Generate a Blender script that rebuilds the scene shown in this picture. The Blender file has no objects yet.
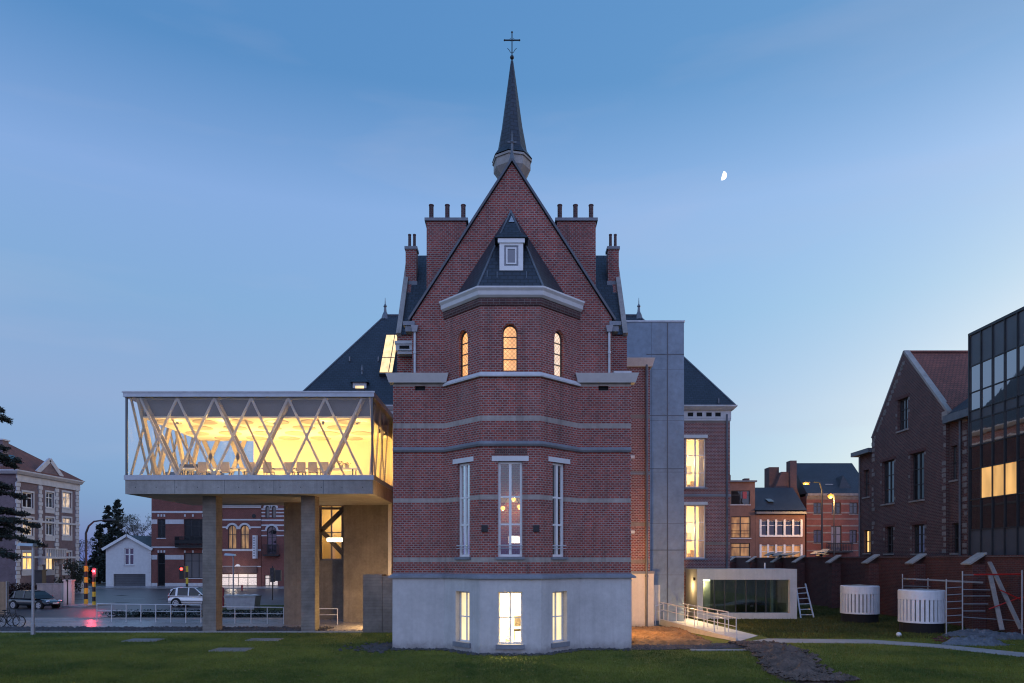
import bpy, bmesh, math, random
import numpy as np
from mathutils import Vector, Matrix
from mathutils.geometry import tessellate_polygon

random.seed(11)
RNG = np.random.default_rng(7)
SC = bpy.context.scene
COL = SC.collection
PI = math.pi

# ------------------------------------------------------------------ camera
FPX = 700.0                                   # focal length in pixels of a 1024 px wide frame
cam = bpy.data.cameras.new('camera')
camo = bpy.data.objects.new('camera', cam)
COL.objects.link(camo)
camo.location = (0, 0, 4.0)
camo.rotation_euler = (PI / 2, 0, 0)
cam.sensor_width = 36.0
cam.lens = FPX / 1024 * 36
cam.shift_y = 218.5 / 1024
cam.clip_end = 8000
SC.camera = camo

# ------------------------------------------------------------------ sky, sun, exposure
SUN_EL, SUN_AZ = math.radians(1.0), math.radians(55)
world = bpy.data.worlds.new('World')
SC.world = world
world.use_nodes = True
wn = world.node_tree
bg = wn.nodes['Background']
sky = wn.nodes.new('ShaderNodeTexSky')
sky.sky_type = 'NISHITA'
sky.sun_disc = False
sky.sun_elevation = SUN_EL
sky.sun_rotation = SUN_AZ
sky.ozone_density = 3.1
sky.air_density = 0.64
sky.dust_density = 2.2
wtc = wn.nodes.new('ShaderNodeTexCoord')
wmap = wn.nodes.new('ShaderNodeMapping')
wmap.inputs['Scale'].default_value = (1.6, 1.6, 9.0)
wmap.inputs['Rotation'].default_value = (0.10, 0.16, 0)
wno = wn.nodes.new('ShaderNodeTexNoise')
wno.inputs['Scale'].default_value = 1.7
wno.inputs['Detail'].default_value = 5
wno.inputs['Distortion'].default_value = 0.4
wrp = wn.nodes.new('ShaderNodeValToRGB')
wrp.color_ramp.elements[0].position = 0.54
wrp.color_ramp.elements[0].color = (0, 0, 0, 1)
wrp.color_ramp.elements[1].position = 0.80
wrp.color_ramp.elements[1].color = (.16, .16, .16, 1)
wmx = wn.nodes.new('ShaderNodeMix')
wmx.data_type = 'RGBA'
wmx.inputs['B'].default_value = (1.3, 1.35, 1.75, 1)
wn.links.new(wtc.outputs['Generated'], wmap.inputs['Vector'])
wn.links.new(wmap.outputs['Vector'], wno.inputs['Vector'])
wn.links.new(wno.outputs['Fac'], wrp.inputs['Fac'])
wn.links.new(wrp.outputs['Color'], wmx.inputs['Factor'])
wti = wn.nodes.new('ShaderNodeMix')          # white balance of the evening sky
wti.data_type = 'RGBA'
wti.blend_type = 'MULTIPLY'
wti.inputs['Factor'].default_value = 1
wti.inputs['B'].default_value = (1.35, 1.25, 0.59, 1)
wn.links.new(sky.outputs['Color'], wti.inputs['A'])
# elevation dependent tone of the dusk sky, and the brighter afterglow in the half behind the camera
wsp = wn.nodes.new('ShaderNodeSeparateXYZ')
wn.links.new(wtc.outputs['Generated'], wsp.inputs[0])
wzr = wn.nodes.new('ShaderNodeValToRGB')
els = wzr.color_ramp.elements
els[0].position, els[0].color = 0.07, (.15, .22, .60, 1)
els[1].position, els[1].color = 0.56, (.09, .23, .57, 1)
for p_, c_ in ((.20, (.285, .315, .62)), (.32, (.24, .365, .68)), (.44, (.26, .385, .77))):
    e_ = els.new(p_)
    e_.color = (*c_, 1)
wn.links.new(wsp.outputs['Z'], wzr.inputs['Fac'])
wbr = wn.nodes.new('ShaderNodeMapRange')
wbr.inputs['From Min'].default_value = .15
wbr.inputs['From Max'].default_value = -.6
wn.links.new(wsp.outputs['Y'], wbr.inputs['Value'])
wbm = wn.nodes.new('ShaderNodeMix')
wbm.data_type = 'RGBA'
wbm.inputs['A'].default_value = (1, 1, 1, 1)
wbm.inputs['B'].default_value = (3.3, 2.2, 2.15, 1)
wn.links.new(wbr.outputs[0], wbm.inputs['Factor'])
wm1 = wn.nodes.new('ShaderNodeMix')
wm1.data_type = 'RGBA'
wm1.blend_type = 'ADD'
wm1.inputs['Factor'].default_value = 1
wdb = wn.nodes.new('ShaderNodeMix')
wdb.data_type = 'RGBA'
wdb.blend_type = 'MULTIPLY'
wdb.inputs['Factor'].default_value = 1
wdb.inputs['B'].default_value = (2, 2, 2, 1)
wn.links.new(wzr.outputs['Color'], wdb.inputs['A'])
wn.links.new(wti.outputs['Result'], wm1.inputs['A'])
wn.links.new(wdb.outputs['Result'], wm1.inputs['B'])
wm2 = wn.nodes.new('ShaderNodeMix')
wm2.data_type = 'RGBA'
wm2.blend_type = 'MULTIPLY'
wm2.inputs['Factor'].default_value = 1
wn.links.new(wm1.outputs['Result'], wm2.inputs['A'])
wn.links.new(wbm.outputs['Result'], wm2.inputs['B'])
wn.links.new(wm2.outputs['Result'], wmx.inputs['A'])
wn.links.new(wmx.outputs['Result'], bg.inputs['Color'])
bg.inputs['Strength'].default_value = 0.15

sund = bpy.data.lights.new('sun', 'SUN')
sund.energy = 0.10
sund.angle = math.radians(110)
sund.color = (1.0, .86, .80)
suno = bpy.data.objects.new('sun', sund)
COL.objects.link(suno)
sdir = Vector((math.sin(SUN_AZ) * math.cos(SUN_EL), math.cos(SUN_AZ) * math.cos(SUN_EL), math.sin(SUN_EL)))
suno.rotation_euler = sdir.to_track_quat('Z', 'Y').to_euler()

SC.cycles.filter_width = 1.15
vs = SC.view_settings
vs.view_transform = 'Standard'
vs.look = 'None'
vs.gamma = 1
vs.use_curve_mapping = False
vs.exposure = 1.40

# ------------------------------------------------------------------ object helpers
ORG = {}


def link(o, parent=None):
    COL.objects.link(o)
    if parent is not None:
        o.parent = parent
    return o


def tag(o, label, cat, group=None, kind=None):
    o['label'] = label
    o['category'] = cat
    if group:
        o['group'] = group
    if kind:
        o['kind'] = kind
    return o


def thing(name, label, cat, loc=(0, 0, 0), group=None):
    o = bpy.data.objects.new(name, None)
    o.empty_display_size = .3
    o.location = loc
    link(o)
    ORG[o.name] = Vector(loc)
    return tag(o, label, cat, group)


def dup(root, loc, rotz=0.0, label=None, group=None):
    def cp(o, parent):
        c = o.copy()
        COL.objects.link(c)
        c.parent = parent
        for ch in list(o.children):
            cp(ch, c)
        return c
    r = cp(root, None)
    r.location = loc
    r.rotation_euler = (0, 0, rotz)
    if label:
        r['label'] = label
    if group:
        r['group'] = group
    return r


class MB:
    """collects faces, links them as one mesh object"""

    def __init__(s):
        s.v = []
        s.f = []

    def add(s, pts, faces):
        n = len(s.v)
        s.v.extend([Vector(p) for p in pts])
        s.f.extend([tuple(i + n for i in f) for f in faces])
        return s

    def poly(s, pts):
        return s.add(pts, [tuple(range(len(pts)))])

    def box(s, x0, x1, y0, y1, z0, z1):
        return s.add([(x0, y0, z0), (x1, y0, z0), (x1, y1, z0), (x0, y1, z0),
                      (x0, y0, z1), (x1, y0, z1), (x1, y1, z1), (x0, y1, z1)],
                     [(0, 3, 2, 1), (4, 5, 6, 7), (0, 1, 5, 4), (1, 2, 6, 5), (2, 3, 7, 6), (3, 0, 4, 7)])

    def hexa(s, p):
        return s.add(p, [(0, 3, 2, 1), (4, 5, 6, 7), (0, 1, 5, 4), (1, 2, 6, 5), (2, 3, 7, 6), (3, 0, 4, 7)])

    def bar(s, a, b, w, h=None, up=(0, 0, 1)):
        a = Vector(a)
        b = Vector(b)
        h = h or w
        d = (b - a).normalized()
        u = Vector(up)
        if abs(d.dot(u)) > .98:
            u = Vector((0, 1, 0))
        r = d.cross(u).normalized() * (w / 2)
        t = r.cross(d).normalized() * (h / 2)
        return s.hexa([a - r - t, a + r - t, b + r - t, b - r - t, a - r + t, a + r + t, b + r + t, b - r + t])

    def tube(s, pts, r, n=8, r2=None):
        pts = [Vector(p) for p in pts]
        base = len(s.v)
        m = len(pts)
        ref = None
        for i, p in enumerate(pts):
            d = (pts[min(i + 1, m - 1)] - pts[max(i - 1, 0)]).normalized()
            if ref is None:
                ref = Vector((0, 0, 1)) if abs(d.z) < .9 else Vector((1, 0, 0))
            x = d.cross(ref).normalized()
            y = d.cross(x).normalized()
            rr = r if r2 is None else r + (r2 - r) * i / max(1, m - 1)
            for k in range(n):
                a = 2 * PI * k / n
                s.v.append(p + x * (rr * math.cos(a)) + y * (rr * math.sin(a)))
        for i in range(m - 1):
            for k in range(n):
                a = base + i * n + k
                b = base + i * n + (k + 1) % n
                s.f.append((a, b, b + n, a + n))
        s.f.append(tuple(base + k for k in range(n)))
        s.f.append(tuple(base + (m - 1) * n + k for k in range(n)))
        return s

    def lathe(s, prof, n=16, c=(0, 0, 0), rot=0.0, cap=True):
        base = len(s.v)
        c = Vector(c)
        for r, z in prof:
            for k in range(n):
                a = rot + 2 * PI * k / n
                s.v.append(c + Vector((r * math.cos(a), r * math.sin(a), z)))
        for i in range(len(prof) - 1):
            for k in range(n):
                a = base + i * n + k
                b = base + i * n + (k + 1) % n
                s.f.append((a, b, b + n, a + n))
        if cap:
            s.f.append(tuple(base + k for k in range(n)))
            s.f.append(tuple(base + (len(prof) - 1) * n + k for k in range(n)))
        return s

    def ball(s, c, r, n=10, m=6, sx=1, sy=1, sz=1):
        prof = [(r * math.sin(PI * i / m) + 1e-4, -r * math.cos(PI * i / m)) for i in range(m + 1)]
        b = len(s.v)
        s.lathe(prof, n, (0, 0, 0))
        for i in range(b, len(s.v)):
            p = s.v[i]
            s.v[i] = Vector((p.x * sx + c[0], p.y * sy + c[1], p.z * sz + c[2]))
        return s

    # boxes and panels in a wall frame
    def fbox(s, F, u0, u1, v0, v1, d0, d1):
        P = F.p
        return s.hexa([P(u0, v0, d0), P(u1, v0, d0), P(u1, v0, d1), P(u0, v0, d1),
                       P(u0, v1, d0), P(u1, v1, d0), P(u1, v1, d1), P(u0, v1, d1)])

    def panel(s, F, outline, holes=(), depth=.35, front=0.0, rim=True):
        rings = [outline] + [h for h in holes]
        flat = [q for r in rings for q in r]
        tris = tessellate_polygon([[Vector((a, b, 0)) for a, b in r] for r in rings])
        n = len(flat)
        s.add([F.p(a, b, front) for a, b in flat] + [F.p(a, b, front - depth) for a, b in flat],
              [tuple(t) for t in tris] + [tuple(i + n for i in reversed(t)) for t in tris])
        base = len(s.v) - 2 * n
        k = 0
        for r in rings:
            m = len(r)
            if rim or k > 0:
                for i in range(m):
                    a = base + k + i
                    b = base + k + (i + 1) % m
                    s.f.append((a, b, b + n, a + n))
            k += m
        return s

    def sweep(s, path, prof, closed_prof=True):
        """path: plan points (x, y); prof: (offset, z) ring swept along it, mitred"""
        rows = [[(x, y, z) for (x, y) in offset(path, d)] for d, z in prof]
        m = len(path)
        k = len(prof)
        base = len(s.v)
        for j in range(m):
            for i in range(k):
                s.v.append(Vector(rows[i][j]) if False else Vector((rows[i][j][0], rows[i][j][1], prof[i][1])))
        for j in range(m - 1):
            for i in range(k if closed_prof else k - 1):
                a = base + j * k + i
                b = base + j * k + (i + 1) % k
                s.f.append((a, b, b + k, a + k))
        if closed_prof:
            s.f.append(tuple(base + i for i in range(k)))
            s.f.append(tuple(base + (m - 1) * k + i for i in range(k)))
        return s

    def build(s, name, mat, parent=None, recalc=True, smooth=False, uv=True):
        org = ORG.get(parent.name, Vector((0, 0, 0))) if parent is not None else Vector((0, 0, 0))
        me = bpy.data.meshes.new(name)
        me.from_pydata([tuple(p - org) for p in s.v], [], s.f)
        if recalc:
            b = bmesh.new()
            b.from_mesh(me)
            bmesh.ops.recalc_face_normals(b, faces=b.faces[:])
            b.to_mesh(me)
            b.free()
        if uv:
            auto_uv(me, org)
        if smooth:
            for p in me.polygons:
                p.use_smooth = True
        me.materials.append(mat)
        o = bpy.data.objects.new(name, me)
        link(o, parent)
        ORG[o.name] = org
        return o


def build_each(mb, name, mat, parent):
    """link every separate piece of a builder as a part of its own"""
    par = list(range(len(mb.v)))

    def find(i):
        while par[i] != i:
            par[i] = par[par[i]]
            i = par[i]
        return i
    for f in mb.f:
        for q in f[1:]:
            par[find(q)] = find(f[0])
    groups = {}
    for f in mb.f:
        groups.setdefault(find(f[0]), []).append(f)
    out = []
    for fs in groups.values():
        ids = sorted({i for f in fs for i in f})
        rem = {i: k for k, i in enumerate(ids)}
        p = MB()
        p.add([mb.v[i] for i in ids], [tuple(rem[i] for i in f) for f in fs])
        out.append(p.build(name, mat, parent))
    return out


def auto_uv(me, org):
    uvl = me.uv_layers.new(name='UVMap')
    data = np.empty(len(me.loops) * 2, dtype=np.float32)
    vco = [v.co for v in me.vertices]
    for p in me.polygons:
        n = p.normal
        if abs(n.z) > .995:
            t = Vector((1, 0, 0))
            w = Vector((0, 1, 0))
        else:
            t = Vector((0, 0, 1)).cross(n).normalized()
            w = n.cross(t).normalized()
            if abs(n.z) < .05:
                w = Vector((0, 0, 1))
        for li, vi in zip(p.loop_indices, p.vertices):
            q = vco[vi] + org
            data[2 * li] = q.dot(t)
            data[2 * li + 1] = q.dot(w)
    uvl.data.foreach_set('uv', data)


def offset(path, d):
    """offset a plan polyline to its right-hand side (outward for paths run left to right seen from -Y)"""
    out = []
    m = len(path)
    for i in range(m):
        p = Vector(path[i])
        ns = []
        if i > 0:
            e = (Vector(path[i]) - Vector(path[i - 1])).normalized()
            ns.append(Vector((e.y, -e.x)))
        if i < m - 1:
            e = (Vector(path[i + 1]) - Vector(path[i])).normalized()
            ns.append(Vector((e.y, -e.x)))
        if len(ns) == 1:
            q = p + ns[0] * d
        else:
            b = (ns[0] + ns[1]).normalized()
            q = p + b * (d / max(.3, b.dot(ns[0])))
        out.append((q.x, q.y))
    return out


class Frame:
    def __init__(s, o, U, N, V=(0, 0, 1)):
        s.o = Vector(o)
        s.U = Vector(U).normalized()
        s.N = Vector(N).normalized()
        s.V = Vector(V)

    def p(s, u, v, d=0.0):
        return s.o + s.U * u + s.V * v + s.N * d


def FY(Y):                       # wall facing the camera; u = x, v = z
    return Frame((0, Y, 0), (1, 0, 0), (0, -1, 0))


def FXN(X):                      # wall facing -X; u = -y
    return Frame((X, 0, 0), (0, -1, 0), (-1, 0, 0))


def FXP(X):                      # wall facing +X; u = y
    return Frame((X, 0, 0), (0, 1, 0), (1, 0, 0))


def wx(px, Y):
    return (px - 512) * Y / FPX


def wz(py, Y):
    return 4.0 - (py - 560) * Y / FPX


def rect(u0, u1, v0, v1):
    return [(u0, v0), (u1, v0), (u1, v1), (u0, v1)]


def arch(u0, u1, v0, v1, n=10, pointed=0.0):
    """opening with a round or slightly pointed head; v1 = crown"""
    c = (u0 + u1) / 2
    r = (u1 - u0) / 2
    hgt = r * (1 + pointed)
    pts = [(u0, v0), (u1, v0)]
    for i in range(n + 1):
        a = PI * i / n
        pts.append((c + r * math.cos(a), v1 - hgt + hgt * math.sin(a)))
    return pts


def pxr(Y, x0, x1, y0, y1):
    """pixel box -> rectangle on a wall facing the camera at depth Y"""
    return (wx(x0, Y), wx(x1, Y), wz(y1, Y), wz(y0, Y))


# ------------------------------------------------------------------ materials
MATS = {}


def nodes_of(name):
    m = bpy.data.materials.new(name)
    m.use_nodes = True
    nt = m.node_tree
    bs = nt.nodes['Principled BSDF']
    return m, nt, bs


def N(nt, t, **kw):
    n = nt.nodes.new(t)
    for k, v in kw.items():
        if k in n.inputs:
            n.inputs[k].default_value = v
        else:
            setattr(n, k, v)
    return n


def c4(c):
    return (c[0], c[1], c[2], 1)


def mixc(nt, fac, a, b, mode='MIX'):
    m = nt.nodes.new('ShaderNodeMix')
    m.data_type = 'RGBA'
    m.blend_type = mode
    for sock, val in (('Factor', fac), ('A', a), ('B', b)):
        if isinstance(val, (int, float)):
            m.inputs[sock].default_value = val
        elif isinstance(val, tuple):
            m.inputs[sock].default_value = c4(val)
        else:
            nt.links.new(val, m.inputs[sock])
    return m.outputs['Result']


def mathn(nt, op, a, b=None):
    m = nt.nodes.new('ShaderNodeMath')
    m.operation = op
    for i, v in enumerate((a, b)):
        if v is None:
            continue
        if isinstance(v, (int, float)):
            m.inputs[i].default_value = v
        else:
            nt.links.new(v, m.inputs[i])
    return m.outputs[0]


def wear(nt, col, amount, scale):
    """large soft blotches of weathering multiplied into a colour"""
    tc = N(nt, 'ShaderNodeTexCoord')
    no = N(nt, 'ShaderNodeTexNoise', Scale=scale, Detail=6.0, Roughness=.65)
    nt.links.new(tc.outputs['Object'], no.inputs['Vector'])
    rp = N(nt, 'ShaderNodeMapRange')
    rp.inputs['From Min'].default_value = .3
    rp.inputs['From Max'].default_value = .7
    rp.inputs['To Min'].default_value = 1 - amount
    rp.inputs['To Max'].default_value = 1 + amount * .6
    nt.links.new(no.outputs['Fac'], rp.inputs['Value'])
    cb = N(nt, 'ShaderNodeCombineColor')
    for i in range(3):
        nt.links.new(rp.outputs[0], cb.inputs[i])
    return mixc(nt, 1.0, col, cb.outputs[0], 'MULTIPLY')


def plain(name, col, rough=.6, var=.18, scale=1.5, bump=.0, bscale=30, metal=0.0, spec=.5, coat=0.0, streak=0.0, splash=0.0):
    m, nt, bs = nodes_of(name)
    rgb = N(nt, 'ShaderNodeRGB')
    rgb.outputs[0].default_value = c4(col)
    out = rgb.outputs[0]
    if var:
        out = wear(nt, out, var, scale)
        if var > .1:
            out = wear(nt, out, var * .5, scale * 9)
    if streak:
        tc = N(nt, 'ShaderNodeTexCoord')
        mp = N(nt, 'ShaderNodeMapping')
        mp.inputs['Scale'].default_value = (5, 5, .25)
        no = N(nt, 'ShaderNodeTexNoise', Scale=1.0, Detail=4.0)
        nt.links.new(tc.outputs['Object'], mp.inputs[0])
        nt.links.new(mp.outputs[0], no.inputs['Vector'])
        mr = N(nt, 'ShaderNodeMapRange')
        mr.inputs['From Min'].default_value = .45
        mr.inputs['From Max'].default_value = .75
        mr.inputs['To Max'].default_value = streak
        nt.links.new(no.outputs['Fac'], mr.inputs[0])
        out = mixc(nt, mr.outputs[0], out, (col[0] * .45, col[1] * .45, col[2] * .47))
    if splash:
        tc = N(nt, 'ShaderNodeTexCoord')
        sp = N(nt, 'ShaderNodeSeparateXYZ')
        nt.links.new(tc.outputs['Object'], sp.inputs[0])
        no = N(nt, 'ShaderNodeTexNoise', Scale=2.2, Detail=7.0, Roughness=.7)
        nt.links.new(tc.outputs['Object'], no.inputs['Vector'])
        hz = N(nt, 'ShaderNodeMapRange')
        hz.inputs['From Min'].default_value = .55
        hz.inputs['From Max'].default_value = -.05
        hz.inputs['To Min'].default_value = -.35
        hz.inputs['To Max'].default_value = .55
        nt.links.new(sp.outputs['Z'], hz.inputs[0])
        f_ = mathn(nt, 'MULTIPLY', mathn(nt, 'ADD', hz.outputs[0], mathn(nt, 'MULTIPLY', mathn(nt, 'SUBTRACT', no.outputs['Fac'], .35), 1.6)), splash)
        cl = N(nt, 'ShaderNodeClamp')
        nt.links.new(f_, cl.inputs[0])
        cl.inputs['Max'].default_value = .7
        hm = N(nt, 'ShaderNodeMapRange')
        hm.inputs['From Min'].default_value = .75
        hm.inputs['From Max'].default_value = .25
        nt.links.new(sp.outputs['Z'], hm.inputs[0])
        out = mixc(nt, mathn(nt, 'MULTIPLY', cl.outputs[0], hm.outputs[0]), out, (.10, .085, .07))
    nt.links.new(out, bs.inputs['Base Color'])
    bs.inputs['Roughness'].default_value = rough
    bs.inputs['Metallic'].default_value = metal
    bs.inputs['Specular IOR Level'].default_value = spec
    bs.inputs['Coat Weight'].default_value = coat
    if bump:
        tc = N(nt, 'ShaderNodeTexCoord')
        no = N(nt, 'ShaderNodeTexNoise', Scale=bscale, Detail=5.0)
        nt.links.new(tc.outputs['Object'], no.inputs['Vector'])
        bp = N(nt, 'ShaderNodeBump', Strength=bump, Distance=.03)
        nt.links.new(no.outputs['Fac'], bp.inputs['Height'])
        nt.links.new(bp.outputs[0], bs.inputs['Normal'])
    MATS[name] = m
    return m


def brick(name, c1, c2, mortar, bw=.23, bh=.085, ms=.012, bands=(), bandcol=(.3, .27, .22), rough=.85, var=.25, bump=.5, bias=0.0, off=.5, sq=0.0, metal=0.0, streak=0.0):
    m, nt, bs = nodes_of(name)
    uv = N(nt, 'ShaderNodeUVMap')
    br = N(nt, 'ShaderNodeTexBrick')
    br.offset = off
    br.inputs['Color1'].default_value = c4(c1)
    br.inputs['Color2'].default_value = c4(c2)
    br.inputs['Mortar'].default_value = c4(mortar)
    br.inputs['Scale'].default_value = 1.0
    br.inputs['Mortar Size'].default_value = ms
    br.inputs['Mortar Smooth'].default_value = .2
    br.inputs['Bias'].default_value = bias
    br.inputs['Brick Width'].default_value = bw
    br.inputs['Row Height'].default_value = bh
    nt.links.new(uv.outputs[0], br.inputs['Vector'])
    out = br.outputs['Color']
    if bands:
        sp = N(nt, 'ShaderNodeSeparateXYZ')
        nt.links.new(uv.outputs[0], sp.inputs[0])
        tot = None
        for z, hw in bands:
            c = nt.nodes.new('ShaderNodeMath')
            c.operation = 'COMPARE'
            nt.links.new(sp.outputs['Y'], c.inputs[0])
            c.inputs[1].default_value = z
            c.inputs[2].default_value = hw
            tot = c.outputs[0] if tot is None else mathn(nt, 'ADD', tot, c.outputs[0])
        fac = mathn(nt, 'MULTIPLY', tot, .88)
        out = mixc(nt, fac, out, bandcol)
    if var:
        out = wear(nt, out, var, .45)
        out = wear(nt, out, var * .7, 3.5)
    if streak:
        tc = N(nt, 'ShaderNodeTexCoord')
        for scl, lo, hi, colr, amt in (((3.2, 3.2, .16), .52, .78, (.05, .035, .036), streak), ((.9, .9, .5), .56, .80, (.30, .22, .20), streak * .7)):
            mp = N(nt, 'ShaderNodeMapping')
            mp.inputs['Scale'].default_value = scl
            no = N(nt, 'ShaderNodeTexNoise', Scale=1.0, Detail=6.0, Roughness=.6)
            nt.links.new(tc.outputs['Object'], mp.inputs[0])
            nt.links.new(mp.outputs[0], no.inputs['Vector'])
            mr = N(nt, 'ShaderNodeMapRange')
            mr.inputs['From Min'].default_value = lo
            mr.inputs['From Max'].default_value = hi
            mr.inputs['To Max'].default_value = amt
            nt.links.new(no.outputs['Fac'], mr.inputs[0])
            out = mixc(nt, mr.outputs[0], out, colr)
    nt.links.new(out, bs.inputs['Base Color'])
    bs.inputs['Roughness'].default_value = rough
    bs.inputs['Metallic'].default_value = metal
    if bump:
        bp = N(nt, 'ShaderNodeBump', Strength=bump, Distance=.012)
        bp.invert = True
        nt.links.new(br.outputs['Fac'], bp.inputs['Height'])
        nt.links.new(bp.outputs[0], bs.inputs['Normal'])
    MATS[name] = m
    return m


def emit(name, col, strength, var=0.0, scale=2.0):
    strength *= .5
    m, nt, bs = nodes_of(name)
    bs.inputs['Base Color'].default_value = c4([x * .5 for x in col])
    bs.inputs['Emission Color'].default_value = c4(col)
    bs.inputs['Emission Strength'].default_value = strength
    bs.inputs['Roughness'].default_value = .25
    if var:
        tc = N(nt, 'ShaderNodeTexCoord')
        mp = N(nt, 'ShaderNodeMapping')
        mp.inputs['Scale'].default_value = (3, 3, .8)
        no = N(nt, 'ShaderNodeTexNoise', Scale=scale, Detail=3.0)
        nt.links.new(tc.outputs['Object'], mp.inputs[0])
        nt.links.new(mp.outputs[0], no.inputs['Vector'])
        mr = N(nt, 'ShaderNodeMapRange')
        mr.inputs['From Min'].default_value = .35
        mr.inputs['From Max'].default_value = .65
        mr.inputs['To Min'].default_value = strength * (1 - var)
        mr.inputs['To Max'].default_value = strength * (1 + var)
        nt.links.new(no.outputs['Fac'], mr.inputs[0])
        nt.links.new(mr.outputs[0], bs.inputs['Emission Strength'])
    MATS[name] = m
    return m


def clear_glass(name, refl=.10, tint=(1, 1, 1), rough=.01, fres=.9):
    m = bpy.data.materials.new(name)
    m.use_nodes = True
    nt = m.node_tree
    nt.nodes.clear()
    out = N(nt, 'ShaderNodeOutputMaterial')
    tr = N(nt, 'ShaderNodeBsdfTransparent')
    tr.inputs['Color'].default_value = c4(tint)
    gl = N(nt, 'ShaderNodeBsdfGlossy')
    gl.inputs['Roughness'].default_value = rough
    lw = N(nt, 'ShaderNodeFresnel', IOR=1.5)
    fac = mathn(nt, 'ADD', mathn(nt, 'MULTIPLY', lw.outputs[0], fres), refl - .04)
    mx = N(nt, 'ShaderNodeMixShader')
    nt.links.new(fac, mx.inputs[0])
    nt.links.new(tr.outputs[0], mx.inputs[1])
    nt.links.new(gl.outputs[0], mx.inputs[2])
    nt.links.new(mx.outputs[0], out.inputs[0])
    MATS[name] = m
    return m


def dark_glass(name, col=(.012, .016, .02), refl=.16, wav=.02):
    m = bpy.data.materials.new(name)
    m.use_nodes = True
    nt = m.node_tree
    nt.nodes.clear()
    out = N(nt, 'ShaderNodeOutputMaterial')
    df = N(nt, 'ShaderNodeBsdfDiffuse')
    df.inputs['Color'].default_value = c4(col)
    gl = N(nt, 'ShaderNodeBsdfGlossy')
    gl.inputs['Roughness'].default_value = .03
    tc = N(nt, 'ShaderNodeTexCoord')
    no = N(nt, 'ShaderNodeTexNoise', Scale=1.3, Detail=2.0)
    nt.links.new(tc.outputs['Object'], no.inputs['Vector'])
    bp = N(nt, 'ShaderNodeBump', Strength=wav * 4, Distance=.05)
    nt.links.new(no.outputs['Fac'], bp.inputs['Height'])
    nt.links.new(bp.outputs[0], gl.inputs['Normal'])
    lw = N(nt, 'ShaderNodeFresnel', IOR=1.5)
    fac = mathn(nt, 'ADD', mathn(nt, 'MULTIPLY', lw.outputs[0], .9), refl - .04)
    mx = N(nt, 'ShaderNodeMixShader')
    nt.links.new(fac, mx.inputs[0])
    nt.links.new(df.outputs[0], mx.inputs[1])
    nt.links.new(gl.outputs[0], mx.inputs[2])
    nt.links.new(mx.outputs[0], out.inputs[0])
    MATS[name] = m
    return m


BANDS = [(4.0, .10), (6.66, .085), (10.0, .115), (11.86, .09)]
M = MATS
brick('brick_red', (.35, .060, .042), (.165, .031, .028), (.31, .23, .205), .20, .098, .018, BANDS, (.37, .34, .30), streak=.5)
brick('brick_gable', (.35, .060, .042), (.165, .031, .028), (.31, .23, .205), .20, .098, .018, streak=.5)
brick('brick_wing', (.28, .065, .05), (.15, .038, .036), (.40, .33, .31), .20, .098, .016, [(5.2, .12), (8.7, .1), (14.1, .1), (3.3, .15)], (.24, .21, .18))
brick('brick_annex', (.28, .065, .05), (.15, .038, .036), (.40, .33, .31), .20, .098, .016, [(6.1, .11), (9.1, .11), (12.4, .11), (3.9, .11)], (.24, .21, .18))
brick('brick_dark', (.110, .043, .038), (.062, .029, .031), (.17, .14, .13), .26, .10, .012)
brick('brick_garden', (.115, .030, .024), (.070, .021, .02), (.11, .075, .065), .26, .10, .012)
brick('brick_town', (.20, .055, .042), (.155, .045, .036), (.20, .12, .10), .30, .12, .012, bump=.2)
brick('brick_brown', (.20, .10, .075), (.17, .085, .065), (.22, .14, .11), .30, .12, .012, bump=.2)
plain('mansion_stone', (.52, .52, .54), .75, .15, 1.5, .1, 20, streak=.15)
brick('brick_mansion', (.18, .125, .135), (.15, .105, .118), (.19, .15, .155), .30, .12, .012, bump=.2)
brick('slate', (.020, .027, .040), (.028, .037, .053), (.008, .009, .012), .34, .21, .022, rough=.5, var=.3, bump=.6)
brick('tile_red', (.24, .075, .05), (.17, .06, .044), (.05, .022, .018), .26, .24, .022, rough=.8, var=.3, bump=.9)
brick('zinc', (.20, .26, .315), (.185, .24, .29), (.11, .125, .145), 2.1, 3.1, .012, rough=.5, var=.22, bump=.25, metal=.25, off=0.0)
brick('concrete_board', (.235, .21, .18), (.20, .18, .155), (.155, .14, .12), 2.4, .16, .008, rough=.8, var=.3, bump=.3, off=.37)
brick('paving', (.33, .31, .32), (.28, .265, .275), (.17, .16, .16), .9, .6, .012, rough=.26, var=.25, bump=.15)
plain('plaster', (.50, .485, .47), .85, .16, .7, .25, 18, streak=.22, splash=.8)
plain('cream_render', (.60, .56, .48), .85, .12, .8, .25, 18, streak=.15, splash=.7)
plain('bluestone', (.20, .215, .24), .6, .25, 1.2, .2, 40)
plain('white_stone', (.55, .54, .54), .7, .14, 1.5, .1, 25, streak=.15)
plain('lintel_stone', (.62, .61, .60), .7, .1, 2)
plain('frame_white', (.72, .72, .70), .45, .06, 3)
plain('frame_dark', (.03, .032, .036), .5, .2, 3)
plain('lead', (.14, .155, .175), .5, .25, 2, metal=.4)
plain('iron', (.02, .021, .024), .5, .2, 3, metal=.3)
plain('galvanised', (.36, .38, .40), .42, .18, 3, metal=.6)
plain('concrete_warm', (.19, .165, .135), .75, .35, .7, .3, 14, streak=.35)
plain('brace_dark', (.10, .075, .055), .6, .2, 2)
plain('rail_white', (.52, .53, .55), .4, .08, 3)
plain('concrete', (.33, .31, .285), .8, .25, .8, .3, 14, streak=.35)
plain('concrete_pale', (.48, .475, .46), .8, .14, .9, .2, 14, streak=.2)
plain('aluminium', (.34, .37, .41), .4, .12, 2, metal=.4)
plain('wood_pale', (.50, .36, .20), .6, .2, 2)
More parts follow.
